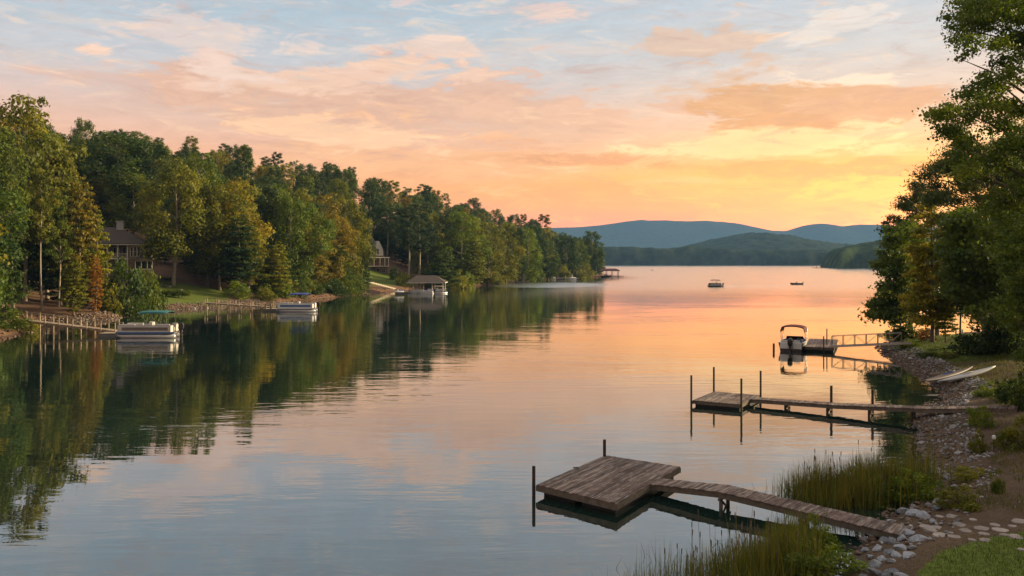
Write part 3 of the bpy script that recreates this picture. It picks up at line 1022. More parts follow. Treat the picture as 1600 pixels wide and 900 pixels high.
for i in range(80):
    y = rs.uniform(200, 330)
    x = float(np.interp(y, [v[1] for v in SHORE], [v[0] for v in SHORE])) - (rs.uniform(.8, 5) if i % 3 else rs.uniform(5, 15))
    px = 800 + x / y * F
    if 572 < px < 706 or px < 400:
        continue
    plant('bush', i, x, y, zw(x, y) - .2, rs.uniform(2.5, 5.5), rs.uniform(2.2, 3.8), TINT[('deep green', 'olive', 'mid green', 'dark green')[i % 4]], i * 1.7,
          'leafy undergrowth shrub on the bank before the gabled house', 'undergrowth shrubs on the bank before the gabled house', 'shrub')

# the rest of the wood, row behind row; trees wholly hidden by nearer ones are left out
rs = np.random.default_rng(5)
cand = []
tries = 0
pts = []
while tries < 9000:
    tries += 1
    y = rs.uniform(60, 640)
    x = rs.uniform(-330, 70)
    d = float(sdist(WEST, np.array([x]), np.array([y]))[0])
    if d < 5 or d > 125:
        continue
    px = 800 + x / y * F
    if px < -160 or px > 945:
        continue
    if 150 < px < 282 and y < 216 or 566 < px < 634 and y < 328 or 222 < px < 352 and y < 186:
        continue
    if 95 < px < 300 and y < 226 or 566 < px < 655 and y < 346:
        continue
    if y < 150 and px > -20 and d < 16:
        continue
    if 855 < px < 915 and y < 492:
        continue
    sp = 7.5 if d < 22 else 10.5
    if any((x - a) ** 2 + (y - b) ** 2 < (sp * (0.9 if y < 350 else 1.15)) ** 2 for a, b in pts):
        continue
    pts.append((x, y))
    cand.append((y, x, d, px))
cand.sort()
sky_buf = np.full(1400, 1e9)        # smallest picture row already covered, per column
KIND = ['broad', 'broad', 'broad', 'broad', 'tier']
COLR = [('dark green', .25), ('deep green', .28), ('mid green', .16), ('olive', .16), ('bronze', .05), ('yellow-green', .04), ('bluish green', .06)]
cw = np.cumsum([b for a, b in COLR])
nbg = 0
for (y, x, d, px) in cand:
    kind = KIND[rs.integers(0, 5)]
    H = rs.uniform(20, 27) if kind != 'tier' else rs.uniform(13, 19)
    if d > 40 and rs.uniform() < .3:
        kind, H = 'pine', rs.uniform(23, 28)
    if y > 480:
        H *= 0.9
    Rr = {'broad': rs.uniform(5.0, 7.0), 'pine': rs.uniform(4, 5.2), 'tier': rs.uniform(4.2, 5.6)}[kind]
    z = zw(x, y)
    top = HOR - (z + H * .93 - CAMH) / y * F
    c0, c1 = int(px - Rr / y * F * .5) + 250, int(px + Rr / y * F * .5) + 250
    c0, c1 = max(0, c0), min(1399, c1)
    seen = np.mean(sky_buf[c0:c1 + 1] > top + 5)
    if seen < 0.12 and d > 16:
        continue
    sky_buf[c0:c1 + 1] = np.minimum(sky_buf[c0:c1 + 1], top + 0.25 * (HOR - top) * 0)
    ci = COLR[min(int(np.searchsorted(cw / cw[-1], rs.uniform())), len(COLR) - 1)][0]
    zone = 'chimney house' if px < 330 else 'second pier' if px < 480 else 'gabled house' if px < 620 else 'boathouse' if px < 720 else 'small jetty' if px < 840 else 'cottages on the point'
    noun = {'broad': 'broadleaf tree', 'pine': 'pine', 'tier': 'tiered tree'}[kind]
    lb = ('%s %s in the wood above the %s' if d > 22 else '%s %s near the water by the %s') % (ci, noun, zone)
    tn = [v * f for v, f in zip(TINT[ci], rs.uniform(.85, 1.2) * np.array([rs.uniform(.9, 1.15), 1, rs.uniform(.85, 1.1)]))]
    plant(kind, int(rs.integers(0, 5)), x, y, z - .2, H, Rr, tn, rs.uniform(0, 6.28), lb, lb.replace(noun, noun + 's'))
    nbg += 1
print('wood trees', nbg)


# ------------------------------------------------------------------ near shore: big trees whose crowns have a shape of their own
def inside(poly, x, y):
    c = False
    for i in range(len(poly)):
        (x0, y0), (x1, y1) = poly[i], poly[(i + 1) % len(poly)]
        if (y0 > y) != (y1 > y) and x < (x1 - x0) * (y - y0) / (y1 - y0) + x0:
            c = not c
    return c


def shaped_tree(name, poly, D, depth, K, crad, trunk_px, leaf, per, tint, label, seed, kind='broad', r0=.35, top=None, flat=.6, bark='bark', cat='tree', extra=()):
    """crown outline given at the tree's own distance; clumps fill it in depth as well"""
    rs = np.random.default_rng(seed)
    x0, y0 = (trunk_px - 800) / F * D, D
    z0 = ze(x0, y0) - .1
    xs_, ys_ = [p[0] for p in poly], [p[1] for p in poly]
    cl = []
    while len(cl) < K:
        px, py = rs.uniform(min(xs_), max(xs_)), rs.uniform(min(ys_), max(ys_))
        if not inside(poly, px, py):
            continue
        dd = D + rs.uniform(-depth, depth)
        q = PD(px, py, dd)
        r = crad * rs.uniform(.6, 1.35)
        cl.append((np.array([q.x - x0, q.y - y0, q.z - z0]), r))
    for (px, py, off, r) in extra:
        q = PD(px, py, D + off)
        cl.append((np.array([q.x - x0, q.y - y0, q.z - z0]), r))
    H = max(c_[2] for c_, r in cl) if top is None else top
    if kind == 'pine':
        pts = clump_cloud(cl, per, leaf, rs, .42, .3, 1.0, .1)
        mat, slim = M['needle'], .13
    elif kind == 'tier':
        pts = clump_cloud(cl, per, leaf, rs, .35, .4, .5, .1)
        mat, slim = M['leaf'], .3
    else:
        pts = clump_cloud(cl, per, leaf, rs, flat, .3, .6, .2)
        mat, slim = M['leaf'], .36
    t = empty(name, (x0, y0, z0), 0, label, cat)
    me = leaf_mesh('crown', pts[0], pts[1], pts[2], pts[3], rs, mat, slim)
    o = link('crown', me, None, t)
    o.color = TINT[tint] + (1,) if isinstance(tint, str) else tuple(tint) + (1,)
    trunk_mb(H, r0, cl, rs, 0.01, min(len(cl), 60), .96, .2).build('trunk', M[bark], t, smooth=True)
    return t


shaped_tree('broadleaf_tree', [(1478, 10), (1540, -20), (1600, -70), (1670, -70), (1690, 560), (1620, 575), (1600, 520), (1588, 430), (1566, 360), (1548, 330), (1500, 262), (1480, 232), (1462, 190), (1456, 158),
                               (1490, 140), (1535, 120), (1560, 96), (1545, 74), (1496, 84), (1474, 60)],
            50, 4.0, 300, .86, 1640, .18, 340, (0.115, 0.165, 0.022), 'great dark leafy tree reaching out of the top of the picture over the kayaks', 41, r0=.5,
            extra=[(1482, 28, 0, .6), (1492, 62, 1, .6), (1500, 92, 0, .45), (1515, 84, 1, .55), (1530, 12, 0, .7), (1478, 168, 0, .6), (1466, 178, 1, .5), (1498, 226, 0, .6), (1480, 206, 0, .5)])
shaped_tree('pine_tree', [(1408, 332), (1430, 292), (1462, 262), (1500, 232), (1560, 215), (1640, 240), (1640, 500), (1560, 520), (1500, 480), (1486, 400), (1470, 330), (1440, 318)],
            84, 5, 190, 1.5, 1545, .42, 130, (0.085, 0.115, 0.024), 'broad dark pine layered behind the golden tree', 42, 'pine', r0=.4)
shaped_tree('pine_tree', [(1376, 352), (1400, 340), (1412, 312), (1432, 286), (1452, 278), (1466, 300), (1448, 340), (1420, 352)],
            104, 3, 34, 1.05, 1462, .42, 150, (0.055, 0.064, 0.02), 'thin branched pine standing behind the golden tree against the sunset', 43, 'pine', r0=.25)
shaped_tree('golden_tree', [(1452, 300), (1470, 330), (1478, 380), (1486, 440), (1482, 506), (1440, 512), (1416, 480), (1424, 420), (1432, 360), (1440, 318)],
            90, 2.6, 120, .95, 1456, .34, 150, (0.29, 0.262, 0.026), 'golden yellow tree glowing in front of the dark pines', 44, 'tier', r0=.2)
shaped_tree('broadleaf_tree', [(1364, 494), (1356, 478), (1374, 462), (1384, 440), (1366, 420), (1370, 398), (1384, 380), (1380, 362), (1402, 352), (1430, 346), (1446, 400), (1440, 480), (1420, 510), (1392, 500)],
            99, 3.6, 110, 1.15, 1424, .36, 120, (0.10, 0.145, 0.02), 'dark green tree leaning out over the water by the aluminium gangway', 45, r0=.25)
shaped_tree('broadleaf_tree', [(1485, 350), (1530, 318), (1600, 300), (1680, 330), (1680, 500), (1600, 508), (1540, 500), (1500, 492), (1478, 450)],
            72, 4, 130, 1.25, 1612, .34, 125, (0.10, 0.145, 0.02), 'dense dark green tree in the shade behind the lawn', 46, r0=.3)
shaped_tree('broadleaf_tree', [(1556, 392), (1575, 352), (1610, 330), (1680, 350), (1680, 580), (1612, 570), (1585, 540), (1560, 480), (1548, 430)],
            42, 2.2, 110, .62, 1640, .16, 400, (0.105, 0.155, 0.02), 'brighter green small tree nearest on the bank above the clipped round bush', 47, r0=.12)
for (px, D, top, wpx, kind, i, tint, lb) in [
    (1478, 88, 440, 40, 'tier', 1, 'olive', 'olive tiered tree with a slim trunk at the back of the lawn'),
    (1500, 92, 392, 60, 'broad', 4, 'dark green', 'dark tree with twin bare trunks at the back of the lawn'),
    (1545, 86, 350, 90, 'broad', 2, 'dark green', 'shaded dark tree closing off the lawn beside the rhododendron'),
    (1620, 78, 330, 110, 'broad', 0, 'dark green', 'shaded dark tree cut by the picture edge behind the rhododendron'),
    (1408, 96, 436, 40, 'tier', 2, 'deep green', 'small deep green tree by the shore end of the aluminium gangway'),
]:
    x = (px - 800) / F * D
    z = ze(x, D)
    plant(kind, i, x, D, z - .1, CAMH + (HOR - top) / F * D - z, wpx / 2 / F * D, TINT[tint], px, lb)

EB = [
    (1418, 532, 1.5, 84, 46, 'mid green', 1.8, 'leafy shrub at the shore end of the aluminium gangway'),
    (1398, 520, 1.4, 0, 40, 'deep green', 2.4, 'tall dark shrub behind the gangway landing'),
    (1448, 535, 1.6, 0, 22, 'rusty', 1.2, 'small rust coloured shrub at the corner of the lawn'),
    (1420, 549, 1.2, 0, 34, 'bright green', .8, 'low bright shrub over the riprap below the gangway'),
    (1452, 566, 1.2, 0, 36, 'mid green', .65, 'low green shrub between the riprap and the lawn'),
    (1480, 566, 1.3, 0, 26, 'olive', .7, 'low olive shrub beside the tips of the kayaks'),
    (1534, 556, 1.8, 0, 74, 'dark green', 2.7, 'dark rhododendron mound at the right side of the lawn'),
    (1578, 556, 1.8, 0, 76, 'dark green', 3.1, 'larger dark rhododendron under the great leafy tree'),
    (1572, 624, 1.5, 0, 34, 'dark green', 1.35, 'clipped round dark bush above the shore end of the plank dock'),
    (1600, 640, 1.5, 0, 50, 'deep green', 2.2, 'leafy dark bush cut by the edge beside the round bush'),
    (1548, 618, 1.3, 0, 40, 'bright green', .8, 'low bright grass-like shrub left of the round bush'),
    (1531, 668, 1.0, 0, 38, 'bright green', 1.15, 'bright green clump below the shore end of the plank dock'),
    (1530, 708, 0.9, 0, 22, 'olive', 1.1, 'olive tuft below the small white garden lights'),
    (1592, 700, 1.1, 0, 56, 'olive', 1.3, 'dry olive bush at the picture edge above the dirt path'),
    (1428, 782, 0.4, 0, 60, 'bright green', 1.35, 'bright green leafy clump between the reeds and the riprap'),
    (1375, 790, 0.2, 0, 62, 'mid green', 1.1, 'mid green clump among the reeds behind the foreground walkway'),
    (1278, 866, 0.1, 0, 56, 'bright green', 1.15, 'bright green clump beside the foreground walkway trestle'),
    (1290, 905, 0.3, 0, 100, 'bright green', 1.0, 'bright leafy clump cut by the bottom edge of the picture'),
    (1498, 790, 0.7, 0, 66, 'olive', .75, 'low straggly olive shrub above the stepping stones'),
    (1558, 770, 0.9, 0, 20, 'mid green', .8, 'small upright green tuft on the dirt bank'),
    (1510, 748, 0.8, 0, 50, 'yellow-green', .6, 'pale grassy clump on the dirt bank above the riprap'),
]
SP = {'bush': [proto('bush', 51, 1.5, 1.0, per=700, leaf=.13, K=34, nlimb=14, r0=.02), proto('bush', 52, 1.5, 1.1, per=700, leaf=.13, K=30, nlimb=14, r0=.02), proto('bush', 53, 1.5, .9, per=700, leaf=.12, K=36, nlimb=14, r0=.02)]}
PROTO['bush'] += SP['bush']
for i, (px, py, z, _, wpx, tint, h, lb) in enumerate(EB):
    q = P(px, py, z)
    q = P(px, py, ze(q.x, q.y))
    t = plant('bush', 3 + i % 3, q.x, q.y, ze(q.x, q.y) - .08, h, wpx / 2 / F * q.y * 1.05, TINT[tint], i * 1.3, lb, cat='shrub')


# unseen trees of the near wood, added beside the frame to shade this bank
rs = np.random.default_rng(8)
for i, (x, y, h) in enumerate([(47, 45, 24), (44, 33, 23)]):
    plant('broad', i, x, y, ze(x, y) - .1, h, 6.5, TINT['deep green'], i * 1.7, 'unseen broadleaf tree of the wood, added to shade the near bank', 'unseen trees added to shade the near bank')


# ------------------------------------------------------------------ reeds and grass
def blades(name, X, Y, Z, h, w, rs, mat, tint, lean=.28, droop=.25, levels=5, straw=.25):
    n = len(X)
    base = np.stack([X, Y, Z], 1)
    a = rs.uniform(0, 6.283, n)
    ld = np.stack([np.cos(a), np.sin(a), np.zeros(n)], 1) * (rs.uniform(0, 1, n) ** 1.6 * lean)[:, None]
    b = rs.uniform(0, 6.283, n)
    sd_ = np.stack([np.cos(b), np.sin(b), np.zeros(n)], 1)
    co, q = [], []
    for k in range(levels):
        t = k / (levels - 1)
        c_ = base + np.stack([np.zeros(n), np.zeros(n), h * (t - droop * t ** 3 * np.linalg.norm(ld, axis=1) / max(lean, 1e-3))], 1) + ld * (h * t * t)[:, None]
        ww = (w * (1 - t ** 2) + 0.0015)[:, None]
        co += [c_ - sd_ * ww, c_ + sd_ * ww]
    co = np.stack(co, 1).reshape(-1, 3)
    L2 = levels * 2
    o = np.arange(n)[:, None] * L2
    for k in range(levels - 1):
        q.append(np.concatenate([o + 2 * k, o + 2 * k + 1, o + 2 * k + 3, o + 2 * k + 2], 1))
    q = np.stack(q, 1).reshape(-1, 4)
    v = rs.uniform(0, .45, n)
    v = np.clip(v + .35 * (vnoise(X * .9, Y * .9, 12) - .5), 0, 1)
    v = np.where(rs.uniform(size=n) < straw, rs.uniform(.7, 1, n), v)
    me = np_mesh(name, co, q, np.repeat(v, levels - 1))
    ob = link(name, me, mat)
    ob.color = tint + (1,)
    return ob


def reed_patch(centers, n, hlo, hhi, rs, tint, label, straw):
    X, Y = [], []
    for (px, py, sx, sy, wgt) in centers:
        k = int(n * wgt)
        c_ = P(px, py, 0)
        X.append(c_.x + rs.normal(size=k) * sx)
        Y.append(c_.y + rs.normal(size=k) * sy)
    X, Y = np.concatenate(X), np.concatenate(Y)
    # reeds stand in tufts
    tx, ty = rs.normal(size=len(X)) * .06, rs.normal(size=len(X)) * .06
    X, Y = np.round(X / .22) * .22 + tx, np.round(Y / .22) * .22 + ty
    h = rs.uniform(hlo, hhi, len(X)) * (0.7 + 0.6 * vnoise(X * 1.3, Y * 1.3, 4))
    o = blades('reeds', X, Y, np.minimum(0, z_east(X, Y)) - .05 + np.maximum(0, z_east(X, Y)), h, rs.uniform(.006, .014, len(X)), rs, M['reed'], tint, straw=straw, lean=.5, droop=.4)
    tag(o, label, 'reeds', kind='stuff')
    mb = MB()
    dense = np.abs(X - np.median(X)) + np.abs(Y - np.median(Y)) < 2.6
    for i in rs.permutation(np.where(dense)[0])[:46]:
        zt = max(0.0, ze(X[i], Y[i])) + h[i] * rs.uniform(.55, .95)
        lx, ly = rs.normal(size=2) * .05
        mb.tube([(X[i], Y[i], 0), (X[i] + lx, Y[i] + ly, zt)], .006, 4, False)
        mb.tube([(X[i] + lx, Y[i] + ly, zt), (X[i] + lx * 1.1, Y[i] + ly * 1.1, zt + .17)], .017, 5)
    tag(mb.build('cattail_heads', M['brownrock']), 'brown seed heads of the ' + label, 'cattails', kind='stuff')


rs = np.random.default_rng(77)
reed_patch([(1040, 900, .6, .35, .16), (1110, 895, .8, .6, .30), (1180, 880, .7, .7, .26), (1225, 880, .5, .6, .14), (985, 905, .4, .2, .05), (1240, 850, .35, .5, .09)], 7000, .65, 1.95, rs,
           (0.125, 0.155, 0.026), 'cattail reeds in the water before the foreground walkway', .33)
reed_patch([(1290, 775, .8, .7, .30), (1350, 768, .9, .8, .40), (1245, 770, .5, .4, .08), (1400, 768, .7, .7, .20), (1320, 790, .8, .3, .10)], 6800, .75, 2.1, rs,
           (0.12, 0.145, 0.026), 'cattail reeds behind the foreground walkway', .40)


def grass_patch(poly, n, hlo, hhi, tint, label, w=.006, patchy=None):
    xs_, ys_ = [p[0] for p in poly], [p[1] for p in poly]
    X, Y = rs.uniform(min(xs_), max(xs_), n), rs.uniform(min(ys_), max(ys_), n)
    d = sdist(poly, X, Y) + rs.normal(size=n) * .45
    k = (d > 0) & (z_east(X, Y) > .1)
    if patchy:
        k &= fbm(X * .45, Y * .45, 63, 4) > patchy
    X, Y = X[k], Y[k]
    o = blades('grass', X, Y, z_east(X, Y) - .02, rs.uniform(hlo, hhi, len(X)), np.full(len(X), w), rs, M['reed'], tint, lean=.7, levels=3, straw=.12)
    tag(o, label, 'grass', kind='stuff')


grass_patch(GRASS4, 46000, .05, .13, (0.092, 0.130, 0.022), 'short lawn grass at the bottom corner', .007)
grass_patch(GRASS5, 14000, .08, .3, (0.10, 0.13, 0.022), 'tufted grass around the round bush', .010)
grass_patch(LAWN3, 30000, .05, .16, (0.115, 0.150, 0.022), 'lawn grass behind the kayaks', .016)
BANK = [(15.3, 32), (18.5, 37), (22, 44), (25, 50), (29, 51), (26, 38), (22, 30), (17, 28.6)]
grass_patch(BANK, 30000, .06, .26, (0.105, 0.12, 0.025), 'patchy weeds on the dirt bank', .008, .05)
grass_patch([(29, 50), (33, 62), (36, 72), (42, 76), (48, 70), (44, 50)], 30000, .06, .22, (0.105, 0.125, 0.024), 'thin grass on the slope behind the kayaks', .014, .0)
#@@PART3
# ------------------------------------------------------------------ rocks
import bmesh


def rock_mesh(seed, sub=2, flat=.62):
    rs = np.random.default_rng(seed)
    bm = bmesh.new()
    bmesh.ops.create_icosphere(bm, subdivisions=sub, radius=1.0)
    co = np.array([v.co[:] for v in bm.verts])
    planes = unit(rs.normal(size=(9, 3)))
    cut = rs.uniform(.38, .78, 9)
    for p_, c_ in zip(planes, cut):          # flat broken faces
        s_ = co @ p_
        co -= np.maximum(0, s_ - c_)[:, None] * p_
    co += .05 * rs.normal(size=co.shape)
    co *= np.array([1.0, rs.uniform(.6, .9), flat * rs.uniform(.8, 1.15)])
    for v, c_ in zip(bm.verts, co):
        v.co = c_
    me = bpy.data.meshes.new('rock')
    bm.to_mesh(me)
    bm.free()
    a = me.attributes.new('v', 'FLOAT', 'FACE')
    a.data.foreach_set('value', np.full(len(me.polygons), rs.uniform(), np.float32))
    return me, co, np.array([p.vertices[:] for p in me.polygons])


ROCKS = [rock_mesh(s) for s in range(8)]
SMALL = [rock_mesh(s + 20, 1, .7) for s in range(6)]
ROCKM = []
for me, co, f in ROCKS:
    g, b = me.copy(), me.copy()
    g.materials.append(M['rock'])
    b.materials.append(M['brownrock'])
    c_ = me.copy()
    c_.materials.append(M['bluerock'])
    ROCKM.append((g, b, c_))


def put_rock(x, y, z, s, rs, brown, label, group=None, name='rock'):
    o = link(name, ROCKM[int(rs.integers(0, 8))][2 if brown == 'blue' else 1 if brown else 0])
    o.location = (x, y, z)
    o.rotation_euler = (rs.uniform(-.25, .25), rs.uniform(-.25, .25), rs.uniform(0, 6.28))
    o.scale = (s, s * rs.uniform(.85, 1.1), s * rs.uniform(.8, 1.1))
    return tag(o, label, 'rock', group)


def rubble(name, X, Y, Z, s, rs, mat, label):
    co_, f_, v_ = [], [], []
    base = 0
    n = len(X)
    which = rs.integers(0, len(SMALL), n)
    for k, (me, co, f) in enumerate(SMALL):
        idx = np.where(which == k)[0]
        if len(idx) == 0:
            continue
        a = rs.uniform(0, 6.283, len(idx))
        ca, sa = np.cos(a)[:, None], np.sin(a)[:, None]
        x = (co[:, 0] * ca - co[:, 1] * sa) * s[idx, None] + X[idx, None]
        y = (co[:, 0] * sa + co[:, 1] * ca) * s[idx, None] + Y[idx, None]
        z = co[None, :, 2] * s[idx, None] + Z[idx, None]
        co_.append(np.stack([x, y, z], 2).reshape(-1, 3))
        f_.append((f[None] + (np.arange(len(idx)) * len(co))[:, None, None]).reshape(-1, 3) + base)
        v_.append(np.repeat(rs.uniform(0, 1, len(idx)), len(f)))
        base += len(idx) * len(co)
    me = np_mesh(name, np.concatenate(co_), np.concatenate(f_), np.concatenate(v_))
    tag(link(name, me, mat), label, 'riprap', kind='stuff')


rs = np.random.default_rng(99)
# foreground boulders one can point at
near = [(1410, 799, 15, 'dark grey boulder beside the upper edge of the walkway end'), (1428, 802, 14, None), (1444, 806, 15, None), (1451, 791, 13, 'long pale grey slab rock behind the walkway end'), (1464, 783, 11, None),
        (1465, 796, 14, None), (1459, 814, 9, 'small rock wedged against the first stepping stone'), (1421, 832, 15, 'pale blue-grey rock touching the lower edge of the walkway end'), (1433, 843, 17, 'large blue-grey rock nearest the dirt path below the walkway'),
        (1394, 846, 15, None), (1408, 841, 12, None), (1382, 842, 11, None), (1388, 861, 15, None), (1401, 864, 13, None), (1419, 868, 15, 'dark edged rock set apart on the soil under the big blue-grey rock'), (1365, 881, 14, None),
        (1376, 871, 13, None), (1368, 892, 17, None), (1384, 895, 15, None), (1396, 890, 13, None), (1410, 898, 17, None), (1356, 888, 12, None), (1372, 856, 11, None), (1360, 868, 10, None), (1406, 855, 12, None), (1348, 900, 14, None), (1392, 876, 12, None),
        (1343, 876, 10, None), (1352, 858, 9, None), (1424, 856, 10, None)]
for px, py, wpx, lb in near:
    q = P(px, py, .3)
    q = P(px, py, ze(q.x, q.y) + .08)
    put_rock(q.x, q.y, ze(q.x, q.y) + .03, wpx / F * q.y * .98, rs, 'blue', lb or ('grey rock in the pile below the foreground walkway end' if py > 825 else 'grey rock heaped behind the foreground walkway end'),
             None if lb else ('grey rocks below the walkway end' if py > 825 else 'grey rocks behind the walkway end'), 'boulder')
# riprap along the waterline: the larger stones one by one, the rest as rubble
n_ind = 0
RX, RY, RS, RB = [], [], [], []
tr = 0
while n_ind < 215 and tr < 20000:
    tr += 1
    y = 29 + 70 * rs.uniform() ** 1.25
    x = np.interp(y, [26, 29, 32.6, 36.5, 40, 44.5, 49.8, 55.5, 60, 64, 70, 80, 87, 94, 99], [10.1, 11.9, 14.6, 17.6, 19.2, 21.2, 23.3, 26.5, 30.6, 32.2, 33.7, 36.4, 38.2, 40.5, 43])
    x += rs.uniform(-.3, 4.6 if y > 38 else 1.2) * (1.0 if y < 72 else .8)
    d = float(sdist(EAST, np.array([x]), np.array([y]))[0])
    if d < -.4 or d > 2.9 or any(abs(x - a) + abs(y - b) < .5 for a, b in zip(RX, RY)):
        continue
    s = rs.uniform(.13, .27) * (1 if y < 60 else 1.2)
    brown = rs.uniform() > (d + .2) / 2.4
    RX.append(x), RY.append(y)
    zone = 'below the kayaks' if y > 60 else 'under the plank dock' if y > 44 else 'beside the reeds'
    lb = ('brown wet rock at the waterline ' if brown else 'pale grey riprap rock on the bank ') + zone
    put_rock(x, y, max(ze(x, y), -.05) + s * .15, s, rs, brown, lb, ('brown waterline rocks ' if brown else 'grey riprap rocks ') + zone)
    n_ind += 1


def scatter(n, y0, y1, dlo, dhi, poly, zf, xr):
    X, Y = rs.uniform(xr[0], xr[1], n), rs.uniform(y0, y1, n)
    d = sdist(poly, X, Y)
    k = (d > dlo) & (d < dhi)
    return X[k], Y[k], d[k]


X, Y, d = scatter(60000, 27, 100, -.5, 2.8, EAST, z_east, (9, 46))
kp = rs.uniform(size=len(X)) < np.where(Y > 38, .95, .45)
X, Y, d = X[kp], Y[kp], d[kp]
br = rs.uniform(size=len(X)) > (d + .1) / 2.6
sz = rs.uniform(.04, .14, len(X)) * np.where(Y > 60, 1.25, 1)
Z = np.maximum(z_east(X, Y), -.04) + sz * .2
rubble('riprap', X[~br], Y[~br], Z[~br], sz[~br], rs, M['rock'], 'small pale grey riprap stones covering the near bank')
rubble('shore_stones', X[br], Y[br], Z[br], sz[br], rs, M['brownrock'], 'small brown wet stones along the near waterline')
# pebbles on the dirt
X, Y, d = scatter(5000, 26, 52, .5, 9, EAST, z_east, (12, 34))
k = fbm(X * .6, Y * .6, 88, 3) > .02
X, Y = X[k], Y[k]
sz = rs.uniform(.012, .05, len(X))
rubble('pebbles', X, Y, z_east(X, Y) + sz * .3, sz, rs, M['flag'], 'scattered pebbles on the dirt bank')
# wooded shore riprap
for (px0, px1, y0, y1, lb) in ((55, 190, 118, 146, 'grey riprap spit behind the sunlit pier'), (225, 360, 160, 186, 'riprap revetment under the clipped hedge'), (345, 440, 180, 196, 'riprap along the bank behind the second pier')):
    X, Y = rs.uniform(-95, -40, 9000), rs.uniform(y0, y1, 9000)
    d = sdist(WEST, X, Y)
    px = 800 + X / Y * F
    k = (d > -.8) & (d < 2.8) & (px > px0) & (px < px1)
    X, Y = X[k][:1100], Y[k][:1100]
    sz = rs.uniform(.14, .32, len(X))
    rubble('riprap', X, Y, np.maximum(z_west(X, Y), -.1) + sz * .3, sz, rs, M['riprap'], lb)
X, Y = rs.uniform(-85, 60, 40000), rs.uniform(88, 560, 40000)
d = sdist(WEST, X, Y)
k = (d > -1) & (d < 2.2)
X, Y = X[k][:1500], Y[k][:1500]
sz = rs.uniform(.15, .4, len(X))
rubble('shore_stones', X, Y, np.maximum(z_west(X, Y), -.1) + sz * .2, sz, rs, M['brownrock'], 'brown stones along the wooded waterline')

# stepping stones
FS = [(1463, 826, 34), (1446, 821, 18), (1470, 836, 24), (1491, 837, 18), (1500, 820, 23), (1509, 829, 20), (1489, 806, 21), (1535, 826, 24), (1537, 834, 18), (1519, 840, 13), (1538, 842, 18), (1555, 819, 17), (1564, 829, 24), (1569, 837, 15),
      (1593, 813, 24), (1588, 840, 24), (1597, 856, 14), (1469, 806, 14), (1520, 812, 12), (1582, 822, 13)]
for i, (px, py, wpx) in enumerate(FS):
    q = P(px, py, .6)
    q = P(px, py, ze(q.x, q.y) + .04)
    rr = wpx / 2 / F * q.y
    n = int(rs.integers(6, 9))
    pl = [(rr * rs.uniform(.8, 1.12) * math.cos(a), rr * 1.15 * rs.uniform(.8, 1.12) * math.sin(a)) for a in [2 * math.pi * (k + rs.uniform(-.2, .2)) / n for k in range(n)]]
    mb = MB().prism(pl, -.12, .02, rs.uniform())
    o = mb.build('stepping_stone', M['flag'], bevel=.012)
    o.location = (q.x, q.y, ze(q.x, q.y) + .012)
    o.rotation_euler = (rs.uniform(-.03, .03), rs.uniform(-.03, .03), rs.uniform(0, 6))
    tag(o, 'largest pale stepping stone next to the walkway end' if i == 0 else 'flat pale stepping stone in the dirt path', 'stepping stone', None if i == 0 else 'stepping stones')


# ------------------------------------------------------------------ near docks
def grained(name, dx_, dy_):
    return surf(name, (0.20, 0.155, 0.125), 0.75, 0.7, 1.0, dark=(0.075, 0.042, 0.032), bump=0.006, per=0.58, dirt=0.6, grain=math.atan2(dy_, dx_))


def lerp(a, b, t):
    return a + (b - a) * t


def platform(mb, FL, FR, BL, BR, n, th=.045, gap=.016, rsd=0):
    """planks run front to back"""
    r_ = random.Random(rsd)
    wid = (FR - FL).length
    for i in range(n):
        t0, t1 = i / n + gap / wid, (i + 1) / n
        ea, eb = r_.uniform(-.03, .02), r_.uniform(-.02, .03)
        parts = [0, 1] if r_.random() < .25 else [0, r_.uniform(.25, .75), 1]
        for j in range(len(parts) - 1):
            s0, s1 = parts[j] + (.002 if j else ea / 6), parts[j + 1] - (0 if j < len(parts) - 2 else eb / 6)
            dz = r_.uniform(-.004, .004)
            c4 = [lerp(lerp(FL, FR, t), lerp(BL, BR, t), s) for s, t in ((s0, t0), (s0, t1), (s1, t1), (s1, t0))]
            mb.hexa([p + Vector((0, 0, dz - th)) for p in c4], [p + Vector((0, 0, dz)) for p in c4], r_.random())


def walkway(mb, pts, wid, pw=.14, th=.04, rsd=1):
    r_ = random.Random(rsd)
    side = []
    for i in range(len(pts)):
        d = (pts[min(i + 1, len(pts) - 1)] - pts[max(i - 1, 0)])
        side.append(Vector((d.y, -d.x, 0)).normalized())
    for k, (a, b) in enumerate(zip(pts[:-1], pts[1:])):
        L = (b - a).length
        n = int(L / pw)
        for i in range(n):
            t0, t1 = (i + .03) / n, (i + .97) / n
            p, q = lerp(a, b, t0), lerp(a, b, t1)
            s0, s1 = lerp(side[k], side[k + 1], t0), lerp(side[k], side[k + 1], t1)
            w0, w1 = wid / 2 + r_.uniform(-.015, .025), wid / 2 + r_.uniform(-.015, .025)
            dz = Vector((0, 0, r_.uniform(-.006, .006)))
            tw = Vector((0, 0, r_.uniform(-.008, .008)))
            c4 = [p + s0 * w0 + tw, q + s1 * w0 + tw, q - s1 * w1 - tw, p - s0 * w1 - tw]
            mb.hexa([x + dz - Vector((0, 0, th)) for x in c4], [x + dz for x in c4], r_.random())


def stringers(mb, pts, wid, dep=.22, th=.06, drop=.045):
    for a, b in zip(pts[:-1], pts[1:]):
        s = Vector(((b - a).y, -(b - a).x, 0)).normalized()
        for k in (-1, 1):
            o = s * (wid / 2 - .06) * k - Vector((0, 0, drop + dep / 2))
            mb.bar(a + o, b + o, th, dep)


